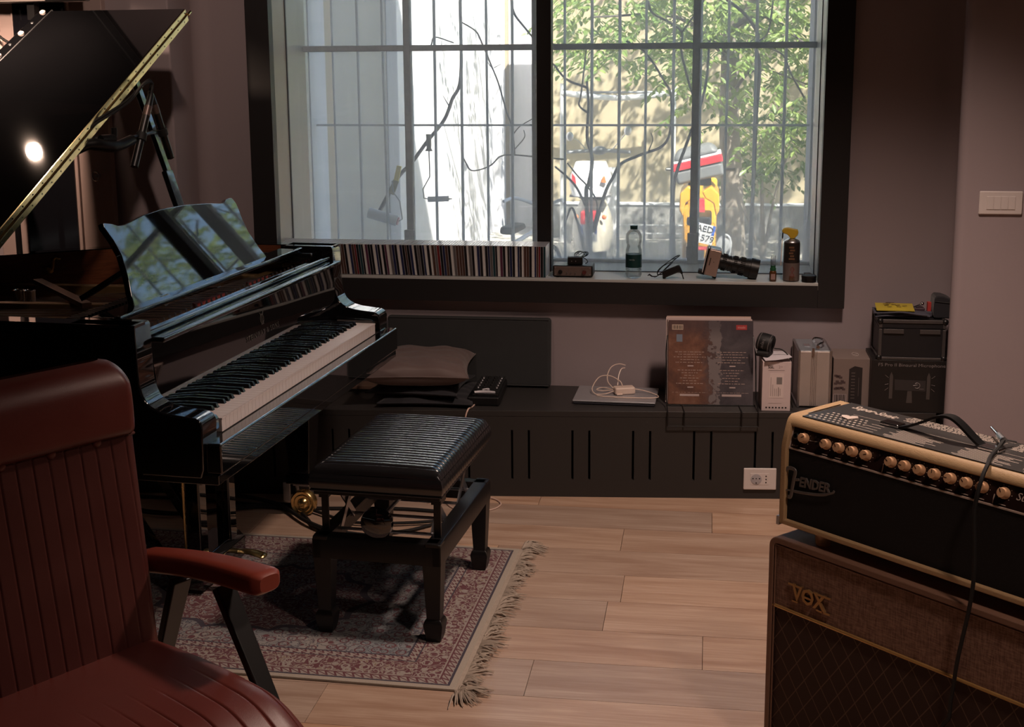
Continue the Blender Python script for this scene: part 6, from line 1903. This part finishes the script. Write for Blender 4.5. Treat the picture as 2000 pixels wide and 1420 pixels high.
for x in (-.135, .135):
    b = MB(); b.ball((x, .12, .65), .024, 10, (1, .6, 1)); b.build('indicator', M['lamp_amber'], c)
M['plate_white'] = pm('plate_white', (.66, .66, .68), .4, var=.02)
M['plate_blue'] = pm('plate_blue', (.03, .10, .42), .4)
def number_plate(par, cx_, y, z, rot, rows, w=.165, h=.165):
    Mx = Matrix.Translation((cx_, y, z)) @ Matrix.Rotation(rot, 4, 'Y')
    b = MB(); b.box(-w / 2, w / 2, 0, .008, -h / 2, h / 2); b.xf(Mx); pl_ = b.build('number_plate', M['plate_white'], par)
    b = MB(); b.box(-w / 2, -w / 2 + .026, -.002, 0, -.0 if h > .15 else -h / 2, h / 2); b.box(w / 2 - .026, w / 2, -.002, 0, 0, h / 2) if h > .15 else None; b.xf(Mx); b.build('plate_band', M['plate_blue'], pl_)
    for k, r in enumerate(rows):
        t = text_mb(r, .078, .001); t.xf(Mx @ frame_m((0, -.003, .042 - .080 * k), (1, 0, 0), (0, 0, 1))); t.build('plate_characters', M['card_ink'], pl_, fix=False)
number_plate(c, .0, -.05, .51, 0, ['A7', '4   1'])
b = MB(); R = Matrix.Rotation(radians(90), 3, 'Y'); b.lathe([(.10, -.05), (.20, -.05), (.225, -.03), (.23, 0), (.225, .03), (.20, .05), (.10, .05), (.09, 0), (.10, -.05)], 26, (0, .28, .23), R); b.build('rear_wheel', M['rubber'], c)
b = MB(); b.lathe([(.10, -.05), (.20, -.05), (.225, -.03), (.23, 0), (.225, .03), (.20, .05), (.10, .05), (.09, 0), (.10, -.05)], 26, (0, 1.45, .23), R); b.build('front_wheel', M['rubber'], c)
b = MB(); b.box(-.16, .16, .45, 1.20, .26, .34); b.prism([(1.15, .28), (1.30, .28), (1.22, 1.05), (1.12, 1.05)], 'x', -.19, .19); b.build('leg_shield', M['scooter_white'], c, bevel=.03, seg=3)
b = MB(); b.box(-.14, .14, .32, .95, .80, .90); b.build('saddle', pm('saddle_blue_grey', (.05, .06, .075), .5), c, bevel=.03, seg=3)
b = MB(); b.tube([(-.33, 1.10, 1.21), (-.10, 1.16, 1.22), (.10, 1.16, 1.22), (.33, 1.10, 1.21)], .018, 8); b.ball((0, 1.2, 1.22), .08, 14, (1, .8, .6)); b.build('handlebar', pm('handlebar_grey', (.16, .17, .19), .4), c)
for s, q in ((-1, 1.36), (1, 1.42)):
    b = MB(); b.tube([(s * .14, 1.15, 1.24), (s * .22, 1.12, 1.33), (s * .29, 1.10, q)], .006, 6); b.ball((s * .30, 1.09, q + .01), .05, 12, (.8, .25, 1)); b.build('mirror', M['steel'], c)

# yellow scooter with red and grey top box, leaning on its stand
M['yellow_paint'] = pm('yellow_paint', (.62, .30, .015), .3, var=.06, coat=.4)
M['box_grey2'] = pm('grey_box_plastic', (.11, .115, .12), .5)
c = thing('yellow_scooter', 'yellow motor scooter with a red and grey top box leaning beside the white one', 'scooter', (-.06, 11.5, GZ))
LE = Matrix.Translation((0, 0, .0)) @ Matrix.Rotation(radians(6), 4, 'Y')
TBX = Matrix.Translation((-.02, .2, 1.24)) @ Matrix.Rotation(radians(-13), 4, 'Y')
def bx2(zlo, zhi, w, d, name, mat, par, bev, top=1.0):
    b = MB()
    vs = [(i * w / 2, j * d / 2, zlo) for i, j in ((-1, -1), (1, -1), (1, 1), (-1, 1))] + [(i * w / 2 * top, j * d / 2 * top, zhi) for i, j in ((-1, -1), (1, -1), (1, 1), (-1, 1))]
    b.add(vs, [(3, 2, 1, 0), (4, 5, 6, 7), (0, 1, 5, 4), (1, 2, 6, 5), (2, 3, 7, 6), (3, 0, 4, 7)])
    b.xf(TBX); return b.build(name, mat, par, bevel=bev, seg=3)
tb2 = bx2(-.13, -.01, .42, .36, 'top_box', M['box_grey2'], c, .03)
bx2(-.01, .055, .445, .38, 'red_band', M['lamp_red'], tb2, .012)
bx2(.055, .075, .44, .37, 'white_band', M['plate_white'], tb2, .008)
bx2(.075, .165, .42, .36, 'box_lid', M['box_grey2'], tb2, .04, .72)
b = MB(); b.box(-.10, .10, .10, .32, 1.06, 1.12); b.build('luggage_rack', M['black_satin'], c)
b = MB()
for s in (-1, 1):
    b.prism([(.0 + s * .02, 1.02), (s * .10, 1.07), (s * .17, 1.00), (s * .175, .86), (s * .145, .80), (s * .12, .92), (s * .05, .96)], 'y', -.05, .55)
b.build('tail_fairing', M['yellow_paint'], c, bevel=.015, seg=3)
b = MB(); b.prism([(-.15, .88), (-.10, .93), (-.07, .70), (-.09, .52), (-.13, .60)], 'y', -.02, .45); b.build('side_fairing', M['yellow_paint'], c, bevel=.015)
b = MB(); b.prism([(-.02, .84), (.05, .84), (.045, .96), (-.01, .96)], 'y', -.07, .06); b.build('tail_lamp', M['lamp_red'], c, bevel=.01)
b = MB(); b.box(-.11, .11, -.03, .5, .72, .80); b.build('under_tail', M['black_satin'], c, bevel=.02)
number_plate(c, .045, -.10, .66, radians(13), ['AED', '81579'], .175, .17)
b = MB(); b.box(.0, .10, -.09, -.06, .515, .545); b.build('plate_reflector', M['lamp_red'], c)
b = MB(); b.lathe([(.10, -.05), (.22, -.05), (.25, -.03), (.255, 0), (.25, .03), (.22, .05), (.10, .05), (.09, 0), (.10, -.05)], 26, (0, .22, .255), R); b.build('rear_wheel', M['rubber'], c)
b = MB(); b.lathe([(.10, -.05), (.22, -.05), (.25, -.03), (.255, 0), (.25, .03), (.22, .05), (.10, .05), (.09, 0), (.10, -.05)], 26, (0, 1.45, .255), R); b.build('front_wheel', M['rubber'], c)
b = MB(); b.tube(spline([(.16, .9, .35), (.19, .4, .42), (.21, -.02, .55)], 5), .05, 12); b.lathe([(.05, 0), (.062, .004), (.062, .02), (.05, .022)], 18, (.215, -.05, .56), Matrix.Rotation(radians(90), 3, 'X')); b.build('exhaust', M['pale_metal'], c)
b = MB(); b.tube(spline([(.17, -.03, .60), (.235, -.05, .645), (.275, -.05, .60), (.272, -.05, .50), (.255, -.05, .42)], 5), .010, 8); b.build('crash_bar', M['pale_metal'], c)
b = MB(); b.box(-.15, .15, .4, 1.1, .28, .62); b.prism([(1.05, .3), (1.35, .3), (1.25, 1.0), (1.1, 1.05)], 'x', -.16, .16); b.build('front_fairing', M['yellow_paint'], c, bevel=.03)
b = MB(); b.tube([(-.33, 1.1, 1.12), (0, 1.2, 1.10), (.33, 1.1, 1.12)], .016, 8); b.build('handlebar', M['black_satin'], c)

# bicycle partly hidden by the central mullion
c = thing('bicycle', 'pale bicycle with bent handlebar parked by the sunlit white building', 'bicycle', (-1.40, 10.0, GZ), radians(75))
M['bike_white'] = pm('bike_paint', (.55, .56, .62), .3, var=.05)
R2 = Matrix.Rotation(radians(90), 3, 'X')
for x in (-.50, .50):
    b = MB(); b.tube([(x + .33 * cos(a), 0, .34 + .33 * sin(a)) for a in [2 * pi * k / 32 for k in range(33)]], .016, 8); wh = b.build('wheel', M['rubber'], c)
    b = MB()
    for k in range(14): b.tube([(x, 0, .34), (x + .32 * cos(2 * pi * k / 14), 0, .34 + .32 * sin(2 * pi * k / 14))], .0018, 4)
    b.cyl((x, -.05, .34), (x, .05, .34), .02, n=8); b.build('spokes', M['steel'], wh, kind='stuff')
b = MB()
for p0, p1 in (((-.5, 0, .34), (-.12, 0, .32)), ((-.12, 0, .32), (-.22, 0, .86)), ((-.5, 0, .34), (-.2, 0, .78)), ((-.12, 0, .32), (.36, 0, .78)), ((-.2, 0, .78), (.36, 0, .84)), ((.34, 0, .92), (.50, 0, .34))): b.cyl(p0, p1, .018, n=8)
b.build('frame', M['bike_white'], c)
b = MB(); b.tube(spline([(.20, -.26, 1.05), (.30, -.20, 1.07), (.36, -.05, 1.02), (.36, .05, 1.02), (.30, .20, 1.07), (.20, .26, 1.05)], 5), .014, 8); b.cyl((.34, 0, .9), (.36, 0, 1.02), .016, n=8); b.build('handlebar', M['bike_white'], c)
b = MB(); b.prism([(-.34, .86), (-.08, .88), (-.10, .93), (-.34, .92)], 'y', -.06, .06); b.build('saddle', M['rubber'], c, bevel=.02)
b = MB(); b.ball((.44, -.02, .90), .06, 12); b.build('head_lamp', M['bike_white'], c)

# paint rollers and brush hanging on the grille
M['dark_handle'] = pm('dark_handle', (.06, .055, .06), .5)
c = thing('paint_roller', 'small grey paint roller hanging by its handle on the window grille', 'paint roller', (-1.205, 5.625, .98))
b = MB(); b.lathe([(0, .205), (.013, .205), (.011, .19), (.012, .16), (.010, .145), (.016, .135), (.017, .30 - .17), (0, .13)][:6] + [(.017, .132), (0, .132)], 14, (0, 0, .11)); b.build('handle', M['dark_handle'], c)
b = MB(); b.tube([(0, 0, .245), (.002, 0, .13), (-.030, 0, .075), (-.026, 0, .035), (.0, 0, .030), (.10, 0, .033)], .0028, 6); b.build('wire_arm', M['iron'], c)
b = MB(); b.cyl((-.008, 0, .030), (.085, 0, .034), .0125, n=14); b.build('roller_sleeve', M['pale_metal'], c)
c = thing('paint_roller', 'thick white paint roller with pink end hanging lowest on the grille', 'paint roller', (-1.42, 5.63, .90))
b = MB(); b.cyl((-.065, 0, .048), (.065, 0, .012), .024, n=18); b.build('roller_sleeve', pm('white_fleece', (.58, .60, .62), .9, bump=.5, bscale=120), c)
b = MB(); b.cyl((.065, 0, .012), (.070, 0, .0105), .018, n=14); b.build('end_cap', pm('pink_cap', (.45, .12, .16), .5), c)
b = MB(); b.tube([(.07, 0, .011), (.088, 0, .02), (.078, 0, .10), (.050, 0, .14), (.045, 0, .19)], .003, 6); b.build('wire_arm', M['iron'], c)
c = thing('paint_brush', 'yellow handled paint brush hanging on the window grille', 'brush', (-1.365, 5.65, 1.03))
b = MB(); b.bar((-.02, 0, .0), (.004, 0, .06), .026, .012, up=(0, 1, 0)); b.build('bristles', pm('olive_bristles', (.20, .18, .07), .8), c)
b = MB(); b.bar((.004, 0, .058), (.020, 0, .125), .022, .012, up=(0, 1, 0)); b.build('handle', pm('yellow_handle', (.55, .45, .06), .4), c, bevel=.003)
